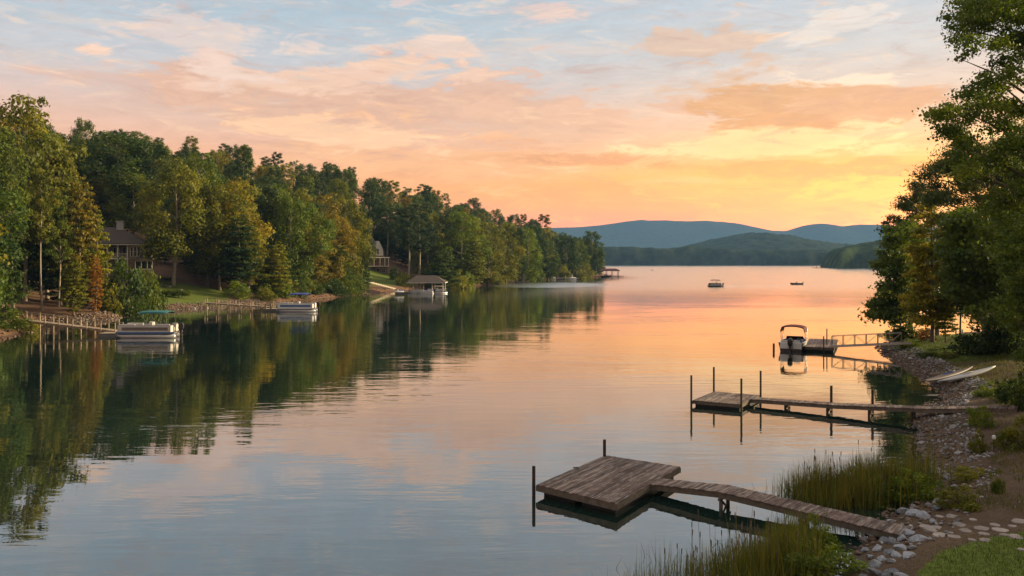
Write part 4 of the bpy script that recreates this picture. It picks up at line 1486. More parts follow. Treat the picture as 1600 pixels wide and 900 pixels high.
def post(x, y, z0, z1, r, mat, parent, n=10, name='piling', lean=(0, 0)):
    mb = MB().tube([(x, y, z0), (x + lean[0] * .5, y + lean[1] * .5, (z0 + z1) / 2), (x + lean[0], y + lean[1], z1)], [r * 1.03, r, r * .96], n)
    return mb.build(name, mat, parent, smooth=False)


def frame_of(mb, c4, zt, zb, th=.05, out=.004):
    c = sum(c4, Vector()) / 4
    for i in range(4):
        a, b = c4[i], c4[(i + 1) % 4]
        n_ = Vector(((b - a).y, -(b - a).x, 0)).normalized()
        if n_.dot(a - c) < 0:
            n_ = -n_
        o = n_ * (out - th / 2)
        d = (b - a).normalized() * (th / 2 if i % 2 else -th / 2 - .003)
        mb.bar(Vector((a.x, a.y, (zt + zb) / 2)) + o + d, Vector((b.x, b.y, (zt + zb) / 2)) + o - d, th, zt - zb)


Z1 = .50
fl, fr_, bl = P(838, 757, Z1), P(963, 787, Z1), P(945, 711, Z1)
br_ = P(1063, 729, Z1)
t = empty('dock_platform', ((fl + br_) / 2)[:2] + (0,) if False else ((fl.x + br_.x) / 2, (fl.y + br_.y) / 2, 0), 0, 'weathered foreground swim platform with brown peeling planks and two posts', 'dock')
off = -Vector(t.location)
c4 = [v + off for v in (fl, fr_, br_, bl)]
mb = MB()
platform(mb, c4[0], c4[1], c4[3], c4[2], 26, rsd=3)
mb.build('decking', grained('platform_planks', 3.4, 5.3), t, bevel=.004)
mb = MB()
frame_of(mb, c4, Z1 - .05, Z1 - .27)
mb.build('fascia', M['beam'], t, bevel=.005)
mb = MB()
cc = sum(c4, Vector()) / 4
ins_ = [cc + (v - cc) * .9 for v in c4]
for s in (0, 1):
    a0, b0 = lerp(ins_[0], ins_[1], .0 if s == 0 else .55), lerp(ins_[0], ins_[1], .45 if s == 0 else 1)
    a1, b1 = lerp(ins_[3], ins_[2], .0 if s == 0 else .55), lerp(ins_[3], ins_[2], .45 if s == 0 else 1)
    mb.hexa([Vector((v.x, v.y, -.25)) for v in (a0, b0, b1, a1)], [Vector((v.x, v.y, Z1 - .28)) for v in (a0, b0, b1, a1)])
mb.build('float', M['float'], t)
q = P(834, 775, 0) + off
post(q.x, q.y, -2, 1.22, .075, M['pile'], t)
q = P(945, 729, 0) + off
post(q.x - .02, q.y - .05, -2, 1.27, .075, M['pile'], t)
mb = MB()
q = c4[0] + (c4[3] - c4[0]) * .53 + Vector((.03, 0, .02))
mb.bar(q - Vector((.12, 0, 0)), q + Vector((.12, 0, 0)), .03, .03)
mb.bar(q - Vector((0.07, 0, .03)), q - Vector((0.07, 0, 0)), .04, .05)
mb.bar(q + Vector((0.07, 0, -.03)), q + Vector((0.07, 0, 0)), .04, .05)
mb.build('cleat', M['pile'], t)

wp = [P(1014, 750.5, .47), P(1132, 763, .70), P(1240, 782.5, .50), P(1423, 827, .55)]
e_ = wp[3]
wp[3] = Vector((e_.x, e_.y, max(.42, ze(e_.x, e_.y) + .05)))
wp[2] = lerp(wp[1], wp[3], .44)
t = empty('walkway', (wp[1].x, wp[1].y, 0), 0, 'weathered plank walkway running from the foreground platform to the dirt path', 'walkway')
off = -Vector(t.location)
wl = [v + off for v in wp]
mb = MB()
walkway(mb, wl, 1.12, rsd=5)
mb.build('decking', grained('walkway_planks', .62, .78), t, bevel=.004)
for k in (-1, 1):
    mb = MB()
    for a, b in zip(wl[:-1], wl[1:]):
        s = Vector(((b - a).y, -(b - a).x, 0)).normalized()
        o = s * .5 * k - Vector((0, 0, .045 + .11))
        mb.bar(a + o, b + o, .06, .21)
    mb.build('stringer', M['beam'], t, bevel=.004)
for ctr in (wl[1], lerp(wl[2], wl[3], .04)):
    s = Vector((.55, .83, 0))
    for k in (-1, 1):
        p_ = ctr + s * .40 * k
        post(p_.x, p_.y, -1.5, ctr.z - .27, .075, M['beam'], t, name='support_post')
    mb = MB()
    mb.bar(ctr - s * .4 + Vector((0, -.06, -.38)), ctr + s * .4 + Vector((0, -.06, -.85)), .04, .09)
    mb.bar(ctr - s * .62 + Vector((0, 0, -.315)), ctr + s * .62 + Vector((0, 0, -.315)), .1, .09)
    mb.build('cross_brace', M['beam'], t)

# plank dock with four tall posts
Z2 = .40
fl, fr_, bl, br_ = Vector((11.95, 56.45, Z2)), Vector((14.7, 54.8, Z2)), Vector((14.3, 60.3, Z2)), Vector((17.0, 58.6, Z2))
t = empty('dock_platform', ((fl.x + br_.x) / 2, (fl.y + br_.y) / 2, 0), 0, 'small square dock platform standing between four tall posts', 'dock')
off = -Vector(t.location)
c4 = [v + off for v in (fl, fr_, br_, bl)]
mb = MB()
platform(mb, c4[0], c4[1], c4[3], c4[2], 22, rsd=8)
mb.build('decking', grained('post_dock_planks', 2.4, 3.9), t, bevel=.004)
mb = MB()
frame_of(mb, c4, Z2 - .05, Z2 - .24)
mb.build('fascia', M['beam'], t)
mb = MB()
cc = sum(c4, Vector()) / 4
ins_ = [cc + (v - cc) * .92 for v in c4]
mb.hexa([Vector((v.x, v.y, -.3)) for v in ins_], [Vector((v.x, v.y, Z2 - .25)) for v in ins_])
mb.build('float', M['float'], t)
for v, h in zip(c4, (2.05, 2.07, 2.06, 2.1)):
    o = (v - cc).normalized() * .10
    post(v.x + o.x, v.y + o.y, -2, h, .07, M['pile'], t)
a, b = P(1176, 622, .45), P(1590, 641, 1.15)
b.z = max(1.2, ze(b.x, b.y) + .2)
m1, m2 = lerp(a, b, .36), lerp(a, b, .7)
m1.z, m2.z = .58, .86
wp = [a, m1, m2, b]
t = empty('walkway', (a.x, a.y, 0), 0, 'long narrow plank walkway on stilts leading ashore past the riprap', 'walkway')
off = -Vector(t.location)
wl = [v + off for v in wp]
mb = MB()
walkway(mb, wl, 1.05, rsd=6)
mb.build('decking', grained('long_walkway_planks', .42, .9), t, bevel=.004)
for k in (-1, 1):
    mb = MB()
    for p_, q_ in zip(wl[:-1], wl[1:]):
        s = Vector(((q_ - p_).y, -(q_ - p_).x, 0)).normalized()
        o = s * .47 * k - Vector((0, 0, .045 + .10))
        mb.bar(p_ + o, q_ + o, .06, .2)
    mb.build('stringer', M['beam'], t)
for px, ztop in ((1230, None), (1295, 1.62), (1360, 1.6), (1427, None)):
    f = (px - 1176) / (1590 - 1176)
    f = f * b.y / b.y
    # find the place along the walkway under this bearing
    k = min(np.linspace(0, 1, 400), key=lambda s_: abs(800 + lerp(a, b, s_).x / lerp(a, b, s_).y * F - px))
    c_ = lerp(a, b, float(k)) + off
    zz = float(np.interp(k, [0, .36, .7, 1], [v.z for v in wp]))
    s = Vector((-(b - a).y, (b - a).x, 0)).normalized()
    for sg in (-1, 1):
        p_ = c_ + s * .5 * sg
        tall = ztop and sg == 1
        w_ = .56 if tall else .4
        p_ = c_ + s * w_ * sg
        post(p_.x, p_.y, -1.5, ztop if tall else zz - .26, .085, M['pile'], t, name='support_post')
    mb = MB()
    mb.bar(c_ - s * .5 + Vector((0, 0, zz - .31 - c_.z)), c_ + s * .5 + Vector((0, 0, zz - .31 - c_.z)), .08, .1)
    mb.bar(c_ - s * .38 + Vector((0, 0, .1 - c_.z)), c_ + s * .38 + Vector((0, 0, zz - .4 - c_.z)), .04, .08)
    mb.bar(c_ - s * .38 + Vector((0.05, 0, zz - .4 - c_.z)), c_ + s * .38 + Vector((0.05, 0, .1 - c_.z)), .04, .08)
    mb.build('cross_brace', M['pile'], t)

# floating dock with aluminium gangway
t = empty('floating_dock', tuple(P(1281, 545, 0)), 0, 'low floating dock with dark float beside the maroon canopied boat', 'dock')
o0 = Vector(t.location)
A = [P(1257, 549, 0), P(1303, 551, 0), P(1309, 537, 0), P(1264, 535.5, 0)]
c4 = [Vector((v.x, v.y, .5)) - o0 for v in A]
mb = MB()
platform(mb, c4[0], c4[1], c4[3], c4[2], 20, rsd=12)
mb.build('decking', M['deck'], t)
mb = MB()
frame_of(mb, c4, .45, .22)
mb.build('fascia', M['beam'], t)
cc = sum(c4, Vector()) / 4
ins_ = [cc + (v - cc) * .95 for v in c4]
MB().hexa([Vector((v.x, v.y, -.2)) for v in ins_], [Vector((v.x, v.y, .21)) for v in ins_]).build('float', M['float'], t)
for px, py, zt in ((1287, 551.5, 1.75), (1292, 546, 2.25)):
    q = P(px, py, 0) - o0
    post(q.x, q.y, -2, zt, .06, M['pile'], t)
ga, gb = P(1300, 540, .62), P(1424, 532.5, 1.45)
gb.z = max(1.3, ze(gb.x, gb.y) + .15)
t = empty('gangway', tuple(ga), 0, 'aluminium gangway with trussed handrails reaching the floating dock', 'gangway')
d = gb - ga
s = Vector((-d.y, d.x, 0)).normalized()
mb = MB()
walkway(mb, [Vector(), d], 1.1, .15, rsd=14)
mb.build('decking', M['graydeck'], t)
for k in (-1, 1):
    mb = MB()
    mb.bar(s * .56 * k + Vector((0, 0, -.07)), d + s * .56 * k + Vector((0, 0, -.07)), .06, .16)
    mb.bar(s * .56 * k + Vector((0, 0, 1.02)), d * .88 + s * .56 * k + Vector((0, 0, 1.02)), .05, .05)
    n = 6
    for i in range(n + 1):
        p_ = d * (i / n * .88) + s * .56 * k
        mb.bar(p_, p_ + Vector((0, 0, 1.02)), .05, .05)
        if i < n:
            q_ = d * ((i + 1) / n * .88) + s * .56 * k
            mb.bar(p_ + Vector((0, 0, 1.0 if i % 2 == 0 else .04)), q_ + Vector((0, 0, .04 if i % 2 == 0 else 1.0)), .03, .03)
    mb.build('handrail', M['alu'], t)
q = P(1209, 548, 0)
o = post(0, 0, -2, .78, .11, M['pile'], None, name='mooring_post')
o.location = (q.x, q.y, 0)
tag(o, 'short lone mooring post in the water beside the maroon canopied boat', 'post')

# kayaks on the bank
def kayak(a, b, wid, mat, mat2, label):
    t = empty('kayak', tuple((a + b) / 2), 0, label, 'kayak')
    d = (b - a)
    L = d.length
    u = d / L
    s = Vector((-u.y, u.x, 0)).normalized()
    up = u.cross(s)
    if up.z < 0:
        up = -up
    rings, deck = [], []
    for i in range(13):
        tt = i / 12
        x = (tt - .5) * L
        w_ = wid / 2 * max(.02, math.sin(math.pi * tt)) ** .75
        h = .17 * max(.05, math.sin(math.pi * tt)) ** .5
        rise = .13 * abs(2 * tt - 1) ** 3
        rings.append([u * x + s * (w_ * math.cos(a_)) + up * (h * math.sin(a_) + rise) for a_ in [2 * math.pi * j / 12 for j in range(12)]])
    MB().loft(rings).build('hull', mat, t, smooth=True)
    ck = [[u * (x * L) + s * (w_ * wid * math.cos(a_)) + up * (z_) for a_ in [2 * math.pi * j / 12 for j in range(12)]] for x, w_, z_ in ((-.08, .05, .17), (-.06, .22, .18), (.06, .24, .185), (.1, .12, .18))]
    MB().loft(ck).build('cockpit', mat2, t, smooth=True)
    return t


k1a, k1b = P(1466, 596, .55), P(1556, 574.5, 1.4)
k1b = P(1556, 574.5, ze(k1b.x, k1b.y) + .35)
k1a.z = max(.45, ze(k1a.x, k1a.y) + .3)
M['kayakwhite'] = surf('scuffed_white_kayak', (0.48, 0.48, 0.49), .5, .3, 3.0)
kayak(k1a, k1b, .75, M['kayakwhite'], M['offwhite'], 'white kayak lying on the riprap, its tip pointing at the water')
k2a, k2b = P(1440, 596, .5), P(1520, 576, 1.3)
k2b = P(1520, 575.5, ze(k2b.x, k2b.y) + .3)
k2a.z = max(.4, ze(k2a.x, k2a.y) + .28)
M['kayakbrown'] = surf('faded_brown_kayak', (0.15, 0.125, 0.12), .5, .4, 2.0)
kayak(k2a, k2b, .7, M['kayakbrown'], M['navy'], 'faded brown kayak with a blue cockpit lying beside the white one')

# small things on the near bank
for px, py, h, lb in ((1553, 706, .62, 'white topped garden light by the olive bush above the dirt path'), (1531, 704, .5, 'smaller white topped garden light next to the olive tuft')):
    q = P(px, py, .9)
    q = P(px, py, ze(q.x, q.y))
    t = empty('garden_light', (q.x, q.y, ze(q.x, q.y) - .05), 0, lb, 'garden light')
    MB().tube([(0, 0, 0), (0, 0, h)], .022, 8).build('stake', M['pile'], t)
    MB().tube([(0, 0, h), (0, 0, h + .05), (0, 0, h + .16), (0, 0, h + .2)], [.05, .085, .085, .02], 10).build('lamp_head', M['white'], t)
for px, py, lb, mt, rz in ((1453, 527, 'white lawn chair by the leafy shrub on the lawn corner', 'white', 2.2), (1499, 519.5, 'white lawn chair between the bare trunks at the back of the lawn', 'white', 1.2)):
    q = P(px, py, 2)
    q = P(px, py, ze(q.x, q.y))
    t = empty('lawn_chair', (q.x, q.y, ze(q.x, q.y)), rz, lb, 'chair')
    MB().hexa([(-.28, -.3, .36), (.28, -.3, .36), (.28, .3, .28), (-.28, .3, .28)], [(-.28, -.3, .4), (.28, -.3, .4), (.28, .3, .32), (-.28, .3, .32)]).build('seat', M[mt], t)
    MB().hexa([(-.28, .28, .3), (.28, .28, .3), (.28, .34, .3), (-.28, .34, .3)], [(-.3, .52, 1.0), (.3, .52, 1.0), (.3, .57, 1.0), (-.3, .57, 1.0)]).build('backrest', M[mt], t)
    for sx in (-.34, .34):
        MB().box(sx - .05, sx + .05, -.36, .4, .56, .6).build('armrest', M[mt], t)
        for sy in (-.3, .36):
            MB().box(sx - .03, sx + .03, sy - .04, sy + .04, 0, .56).build('leg', M[mt], t)


# ------------------------------------------------------------------ boats (local x = bow)
def pontoon_boat(loc, rz, label, L=7.0, W=2.5, wall='offwhite', stripe='bluepanel', top='teal', tubes='alu', canopy=(-.15, .28), zc=2.55, group=None, seatm='offwhite', lower='bluepanel'):
    t = empty('pontoon_boat', loc, rz, label, 'boat', group)
    for sy in (-.85, .85):
        pts = [(-L / 2, sy * W / 2.5, .14), (L / 2 - 1.0, sy * W / 2.5, .14), (L / 2 - .35, sy * W / 2.5, .24), (L / 2 - .02, sy * W / 2.5, .40)]
        MB().tube(pts, [.34, .34, .25, .05], 14).build('pontoon', M[tubes], t, smooth=True)
    MB().box(-L / 2, L / 2 - .25, -W / 2, W / 2, .47, .56).build('deck', M['graydeck'], t)
    MB().box(-L / 2 - .01, L / 2 - .24, -W / 2 - .02, -W / 2 - .004, .44, .60).build('rub_rail', M[lower], t)
    MB().box(-L / 2 - .01, L / 2 - .24, W / 2 + .004, W / 2 + .02, .44, .60).build('rub_rail', M[lower], t)
    x0, x1 = -L / 2 + .45, L / 2 - .45
    for sg in (-1, 1):
        y0, y1 = sg * (W / 2 - .03) - .02, sg * (W / 2 - .03) + .02
        f = MB().box(x0, x1, y0, y1, .57, 1.22).build('fence', M[wall], t, bevel=.02)
        ys = sg * (W / 2 - .006)
        MB().box(x0 + .3, x1 - .5, ys - .003, ys + .012, .74, 1.04).build('fence_panel', M[stripe], f)
    for xx in (x0, x1):
        for sg in (-1, 1):
            MB().box(xx - .02, xx + .02, sg * .42 if sg > 0 else -W / 2 + .06, W / 2 - .06 if sg > 0 else -.42, .57, 1.2).build('fence', M[wall], t, bevel=.02)
    for sg in (-1, 1):
        mb = MB()
        mb.tube([(x0, sg * (W / 2 - .03), 1.25), (x1, sg * (W / 2 - .03), 1.25)], .022, 6)
        for k in range(6):
            xx = lerp(x0, x1, k / 5)
            mb.tube([(xx, sg * (W / 2 - .03), .55), (xx, sg * (W / 2 - .03), 1.25)], .02, 6)
        mb.build('rail', M['alu'], t)
    for (xa, xb, ya, yb) in ((x0 + .1, x0 + 1.5, .45, W / 2 - .08), (x0 + .1, x0 + .7, -W / 2 + .08, -.3), (x1 - 2.0, x1 - .1, .45, W / 2 - .08), (x1 - 2.0, x1 - .1, -W / 2 + .08, -.45)):
        o = MB().box(xa, xb, ya, yb, .57, .98).build('seat', M[seatm], t, bevel=.05)
        yy = (yb - .16, yb) if ya > 0 else (ya, ya + .16)
        MB().box(xa, xb, yy[0], yy[1], .985, 1.34).build('backrest', M[seatm], o, bevel=.05)
    o = MB().hexa([(-.4, -1.0, .57), (.2, -1.0, .57), (.2, -.3, .57), (-.4, -.3, .57)], [(-.35, -1.0, 1.45), (.05, -1.0, 1.5), (.05, -.3, 1.5), (-.35, -.3, 1.45)]).build('console', M['white'], t, bevel=.04)
    MB().tube([(-.42 + .04 * math.cos(a), -.65 + .2 * math.cos(a), 1.35 + .2 * math.sin(a)) for a in [k * math.pi / 6 for k in range(13)]], .018, 6, False).build('steering_wheel', M['black'], o)
    MB().box(-1.15, -.7, -.95, -.4, .57, 1.05).build('helm_seat', M[seatm], t, bevel=.05)
    ca, cb = canopy[0] * L - .2, canopy[1] * L
    rings = []
    for i in range(7):
        xx = lerp(ca, cb, i / 6)
        ww = W / 2 * (.97 if 0 < i < 6 else .93)
        dz = -.07 * abs(2 * i / 6 - 1) ** 2.5
        up = [(xx, ww * math.cos(a), zc + dz + .16 * math.sin(a) - (.08 if a in (0, math.pi) else 0)) for a in [math.pi * j / 8 for j in range(9)]]
        dn = [(xx, ww * .985 * math.cos(a), zc + dz - .03 + .15 * math.sin(a) - (.08 if a in (0, math.pi) else 0)) for a in [math.pi * j / 8 for j in range(8, -1, -1)]]
        rings.append(up + dn)
    MB().loft(rings).build('canopy', M[top], t, smooth=False)
    for sg in (-1, 1):
        mb = MB()
        y = sg * (W / 2 - .04)
        mid = (ca + cb) / 2
        for xx in (ca + .08, mid, cb - .08):
            mb.tube([(lerp(mid, xx, .25), y, 1.25), (xx, y, zc - .02)], .02, 6)
        mb.tube([(ca - .1, y, 1.25), (ca + .08, y, zc)], .016, 6)
        mb.tube([(cb + .5, y, 1.25), (cb - .08, y, zc)], .012, 5)
        mb.build('canopy_frame', M['alu'], t)
    outboard(t, -L / 2 - .28, .45)
    return t


def outboard(t, x, z, s=1.0, tilt=0):
    o = MB().loft([[(x + px_ * s, py_ * s, z + zz * s) for px_, py_ in ring] for zz, ring in (
        (.25, [(-.16, -.14), (.2, -.14), (.2, .14), (-.16, .14)]), (.45, [(-.32, -.2), (.26, -.2), (.26, .2), (-.32, .2)]), (.8, [(-.34, -.2), (.22, -.2), (.22, .2), (-.34, .2)]), (.98, [(-.2, -.13), (.14, -.13), (.14, .13), (-.2, .13)]))]).build('outboard_motor', M['black'], t, bevel=.03)
    MB().hexa([(x - .12 * s, -.05 * s, z - .75 * s), (x + .08 * s, -.05 * s, z - .75 * s), (x + .08 * s, .05 * s, z - .75 * s), (x - .12 * s, .05 * s, z - .75 * s)],
              [(x - .14 * s, -.09 * s, z + .25 * s), (x + .16 * s, -.09 * s, z + .25 * s), (x + .16 * s, .09 * s, z + .25 * s), (x - .14 * s, .09 * s, z + .25 * s)]).build('motor_leg', M['black'], o)
    MB().box(x + .1 * s, x + .36 * s, -.13 * s, .13 * s, z - .02, z + .24 * s).build('bracket', M['alu'], o)


pb1 = pontoon_boat(tuple(P(232, 527, 0)), math.pi, 'off-white pontoon boat with teal canopy moored at the sunlit pier', L=7.0, wall='offwhite', stripe='siding', top='teal', canopy=(-.34, .10), zc=2.45)
pb1.scale = (1.08, 1.1, 1.3)
pb2 = pontoon_boat(tuple(P(464, 487, 0)), math.pi - .05, 'pontoon boat with blue side panels and navy canopy at the second pier', L=7.2, wall='white', stripe='bluepanel', top='navy', canopy=(-.28, .15), zc=2.6, lower='white')
pb2.scale = (1.06, 1.1, 1.3)
pontoon_boat(tuple(P(1117, 448, 0)), math.pi - .12, 'small dark pontoon boat with flat canopy cruising on the open lake', L=5.4, W=2.3, wall='cloth', stripe='offwhite', top='maroon', canopy=(-.30, .28), zc=2.5, lower='offwhite', seatm='cloth', tubes='pile')


def hull(t, L, W, h, mat, mat2, floor=.28, name='hull'):
    rings, rim = [], []
    for i in range(11):
        tt = i / 10
        x = (tt - .48) * L
        w_ = W / 2 * (1 - max(0, (tt - .45) / .55) ** 2.2) * (.93 + .07 * min(1, tt * 4)) + .02
        kz = -.28 + .55 * max(0, (tt - .6) / .4) ** 2
        cz = -.05 + .45 * max(0, (tt - .5) / .5) ** 2
        gz = h + .16 * tt ** 2
        iw = max(.01, w_ - .13)
        fz = min(gz - .02, floor + max(0, (tt - .66) / .3) * (gz - floor))
        rings.append([(x, w_, gz), (x, w_ * .86, cz), (x, 0, kz), (x, -w_ * .86, cz), (x, -w_, gz), (x, -iw, gz), (x, -iw * .94, fz), (x, iw * .94, fz), (x, iw, gz)])
        rim.append([(x, w_ + .015, gz - .10), (x, w_ + .015, gz + .035), (x, iw - .01, gz + .035), (x, iw - .01, gz + .004), (x, w_ + .004, gz + .004)])
    MB().loft(rings).build(name, M[mat], t)
    for sg in (1, -1):
        MB().loft([[(p[0], p[1] * sg, p[2]) for p in r] for r in rim]).build('gunwale', M[mat2], t)
    return rings


def runabout(loc, rz, label, L=5.6, W=2.35, h=.85, low='hulldark', top='maroon', cover=None, seatm='offwhite', bim=True, zc=2.35, group=None):
    t = empty('motor_boat', loc, rz, label, 'boat', group)
    hull(t, L, W, h, low, 'white')
    # white topsides band
    for sg in (-1, 1):
        mb = MB()
        rr = []
        for i in range(9):
            tt = i / 10
            x = (tt - .48) * L
            w_ = W / 2 * (1 - max(0, (tt - .45) / .55) ** 2.2) * (.93 + .07 * min(1, tt * 4)) + .02
            gz = h + .16 * tt ** 2
            rr.append([(x, sg * (w_ + .012), gz - .1), (x, sg * (w_ + .004), gz - .1), (x, sg * (w_ * .965 + .004), gz - .36), (x, sg * (w_ * .965 + .014), gz - .36)])
        mb.loft(rr)
        mb.build('topside', M['white'], t)
    x0 = -.48 * L
    MB().box(x0 - .02, x0 + .14, -W * .43, -.2, .3, h + .02).build('transom', M['white'], t, bevel=.03)
    MB().box(x0 - .02, x0 + .14, .2, W * .43, .3, h + .02).build('transom', M['white'], t, bevel=.03)
    if cover:
        rr = []
        for i in range(9):
            tt = i / 8
            x = lerp(x0 + .05, L * .44, tt)
            w_ = W / 2 * (1 - max(0, (tt - .5) / .5) ** 2.4) + .03
            zz = h + .05 + .5 * math.sin(math.pi * min(1, tt * 1.1 + .05)) ** .8
            rr.append([(x, w_, h - .02), (x, w_ * .6, zz * .94), (x, 0, zz), (x, -w_ * .6, zz * .94), (x, -w_, h - .02)])
        MB().loft(rr).build('cover', M[cover], t)
    else:
        for xa, xb, ya, yb, hh in ((x0 + .2, x0 + .75, -.95, -.25, .75), (x0 + .2, x0 + .75, .25, .95, .75), (-.5, .05, .3, .85, .72), (-.5, .05, -.85, -.3, .72)):
            o = MB().box(xa, xb, ya, yb, .3, hh).build('seat', M[seatm], t, bevel=.05)
            MB().box(xa - .12, xa + .06, ya, yb, hh + .005, hh + .45).build('backrest', M['navy'] if xa > -1 else M[seatm], o, bevel=.04)
        MB().box(.55, .95, -.9, -.15, .3, 1.12).build('console', M['white'], t, bevel=.05)
        MB().hexa([(.75, -1.0, 1.0), (.85, -1.0, 1.0), (.85, 1.0, 1.0), (.75, 1.0, 1.0)], [(.45, -.85, 1.42), (.48, -.85, 1.42), (.48, .85, 1.42), (.45, .85, 1.42)]).build('windshield', M['glass'], t)
        MB().tube([(.5 - .1 * math.sin(a), -.52 + .19 * math.cos(a), 1.12 + .17 * math.sin(a)) for a in [k * math.pi / 6 for k in range(13)]], .02, 6, False).build('steering_wheel', M['black'], t)
    if bim:
        rings = []
        for i in range(6):
            xx = lerp(-1.5, .9, i / 5)
            ww = W / 2 * .96
            dz = -.06 * abs(2 * i / 5 - 1) ** 2
            up = [(xx, ww * math.cos(a), zc + dz + .42 * max(0, math.sin(a)) ** .7 - (.22 if min(a, math.pi - a) < .01 else 0)) for a in [math.pi * j / 8 for j in range(9)]]
            dn = [(xx, ww * .98 * math.cos(a), zc + dz - .09 + .40 * max(0, math.sin(a)) ** .7 - (.22 if min(a, math.pi - a) < .01 else 0)) for a in [math.pi * j / 8 for j in range(8, -1, -1)]]
            rings.append(up + dn)
        MB().loft(rings).build('canopy', M[top], t)
        for sg in (-1, 1):
            mb = MB()
            y = sg * (W / 2 - .05)
            for xx in (-1.45, -.3, .85):
                mb.tube([(-.3 + .35 * (xx + .3), y, h), (xx, y, zc - .05)], .02, 6)
            mb.bar((-.9, y, h + .02), (.3, y, h + .02), .04, .04)
            mb.build('canopy_frame', M['alu'], t)
    outboard(t, x0 - .34, .35, 1.15)
    return t


runabout(tuple(P(1241, 546, 0)), R(64), 'white and navy motor boat with maroon canopy tied to the floating dock', W=2.6, h=.95, zc=2.3)

# open fishing boat with its angler
q = P(1244.5, 444.6, 0)
t = empty('fishing_boat', tuple(q), math.pi, 'low dark open fishing boat carrying one angler far out on the lake', 'boat')
hull(t, 5.0, 1.6, .55, 'cloth', 'pile', .2)
for xx in (-1.2, .3, 1.3):
    MB().box(xx - .15, xx + .15, -.62, .62, .36, .42).build('bench', M['beam'], t)
outboard(t, -2.65, .25, .8)


def seated_person(loc, rz, label):
    v = [(0, 0, .45), (0, 0, .72), (0, 0, .98), (0, 0, 1.12), (.02, 0, 1.26), (.03, 0, 1.36),
         (.02, .2, .95), (.16, .24, .70), (.38, .14, .74), (.02, -.2, .95), (.16, -.24, .70), (.38, -.14, .74),
         (.08, .11, .44), (.46, .13, .47), (.48, .13, .08), (.60, .13, .04), (.08, -.11, .44), (.46, -.13, .47), (.48, -.13, .08), (.60, -.13, .04)]
    e = [(0, 1), (1, 2), (2, 3), (3, 4), (4, 5), (2, 6), (6, 7), (7, 8), (2, 9), (9, 10), (10, 11), (0, 12), (12, 13), (13, 14), (14, 15), (0, 16), (16, 17), (17, 18), (18, 19)]
    r = [.15, .14, .16, .065, .10, .085, .07, .05, .04, .07, .05, .04, .10, .07, .055, .045, .10, .07, .055, .045]
    me = bpy.data.meshes.new('person')
    me.from_pydata(v, e, [])
    o = link('person', me, M['cloth'])
    sk = o.modifiers.new('skin', 'SKIN')
    me.skin_vertices.new() if not me.skin_vertices else None
    for i, rr in enumerate(r):
        me.skin_vertices[0].data[i].radius = (rr, rr)
    me.skin_vertices[0].data[0].use_root = True
    o.modifiers.new('sub', 'SUBSURF').levels = 1
    o.location, o.rotation_euler = loc, (0, 0, rz)
    tag(o, label, 'person')
    bm = bmesh.new()
    bmesh.ops.create_uvsphere(bm, u_segments=12, v_segments=8, radius=.115)
    for p in bm.verts:
        p.co += Vector((.02, 0, 1.34))
        p.co.z = max(p.co.z, 1.33)
    h = bpy.data.meshes.new('hat')
    bm.to_mesh(h)
    bm.free()
    link('hat', h, M['beam'], o)
    return o


seated_person((q.x + .1, q.y, .02), math.pi / 2 * 1.7, 'seated person in dark clothes and a brown hat in the fishing boat')
q = P(1117, 448, 0)
seated_person((q.x + .6, q.y, .62), math.pi, 'seated person in dark clothes under the canopy of the cruising pontoon boat')
o = MB().tube([(0, 0, -.2), (0, 0, .25), (0, 0, .7), (0, 0, 1.3), (0, 0, 1.5)], [.5, .6, .55, .25, .05], 10).build('buoy', M['hulldark'], smooth=True)
o.location = P(1019, 423, 0)
tag(o, 'tiny dark buoy on the bright water off the wooded point', 'buoy')


# ------------------------------------------------------------------ wooded shore: piers and docks
def rail_pier(pa, pb, wid, label, nposts, rail_h, parent_name='pier', both=True, mat='pier', skip=()):
    t = empty(parent_name, tuple(pa), 0, label, 'pier')
    d = pb - pa
    u = d.normalized()
    s = Vector((-u.y, u.x, 0)).normalized()
    mb = MB()
    walkway(mb, [Vector(), d], wid, .2, rsd=int(pa.y))
    mb.build('decking', M[mat], t)
    for k in (-1, 1):
        MB().bar(s * (wid / 2 - .05) * k + Vector((0, 0, -.16)), d + s * (wid / 2 - .05) * k + Vector((0, 0, -.16)), .08, .22).build('stringer', M[mat], t)
    for k in (-1, 1):
        for i in range(nposts):
            f = i / (nposts - 1)
            p_ = d * f + s * (wid / 2 + .08) * k
            gz = max(-1.5, min(zw(pa.x + p_.x, pa.y + p_.y) - .2, .5))
            MB().tube([(p_.x, p_.y, gz - pa.z), (p_.x, p_.y, p_.z + rail_h)], .085, 8).build('support_post', M[mat], t)
        if rail_h > .5 and (both or k == 1):
            MB().bar(s * (wid / 2 + .08) * k + Vector((0, 0, rail_h - .08)), d + s * (wid / 2 + .08) * k + Vector((0, 0, rail_h - .08)), .05, .08).build('handrail', M[mat], t)
    return t


a = P(35, 499, 1.75)
b = P(186, 516.5, .55)
rail_pier(a, b, 1.3, 'sunlit wooden pier with rail posts leading to the teal canopied boat', 8, 1.05)


def float_dock(px0, px1, py, dep, label, z=.42, mat='pier'):
    a, b = P(px0, py, 0), P(px1, py, 0)
    t = empty('floating_dock', tuple((a + b) / 2), 0, label, 'dock')
    w_ = (b - a).length / 2
    mb = MB()
    platform(mb, Vector((-w_, 0, z)), Vector((w_, 0, z)), Vector((-w_, dep, z)), Vector((w_, dep, z)), 14)
    mb.build('decking', M[mat], t)
    MB().box(-w_ + .05, w_ - .05, .05, dep - .05, -.2, z - .05).build('float', M['graydeck'], t)
    return t


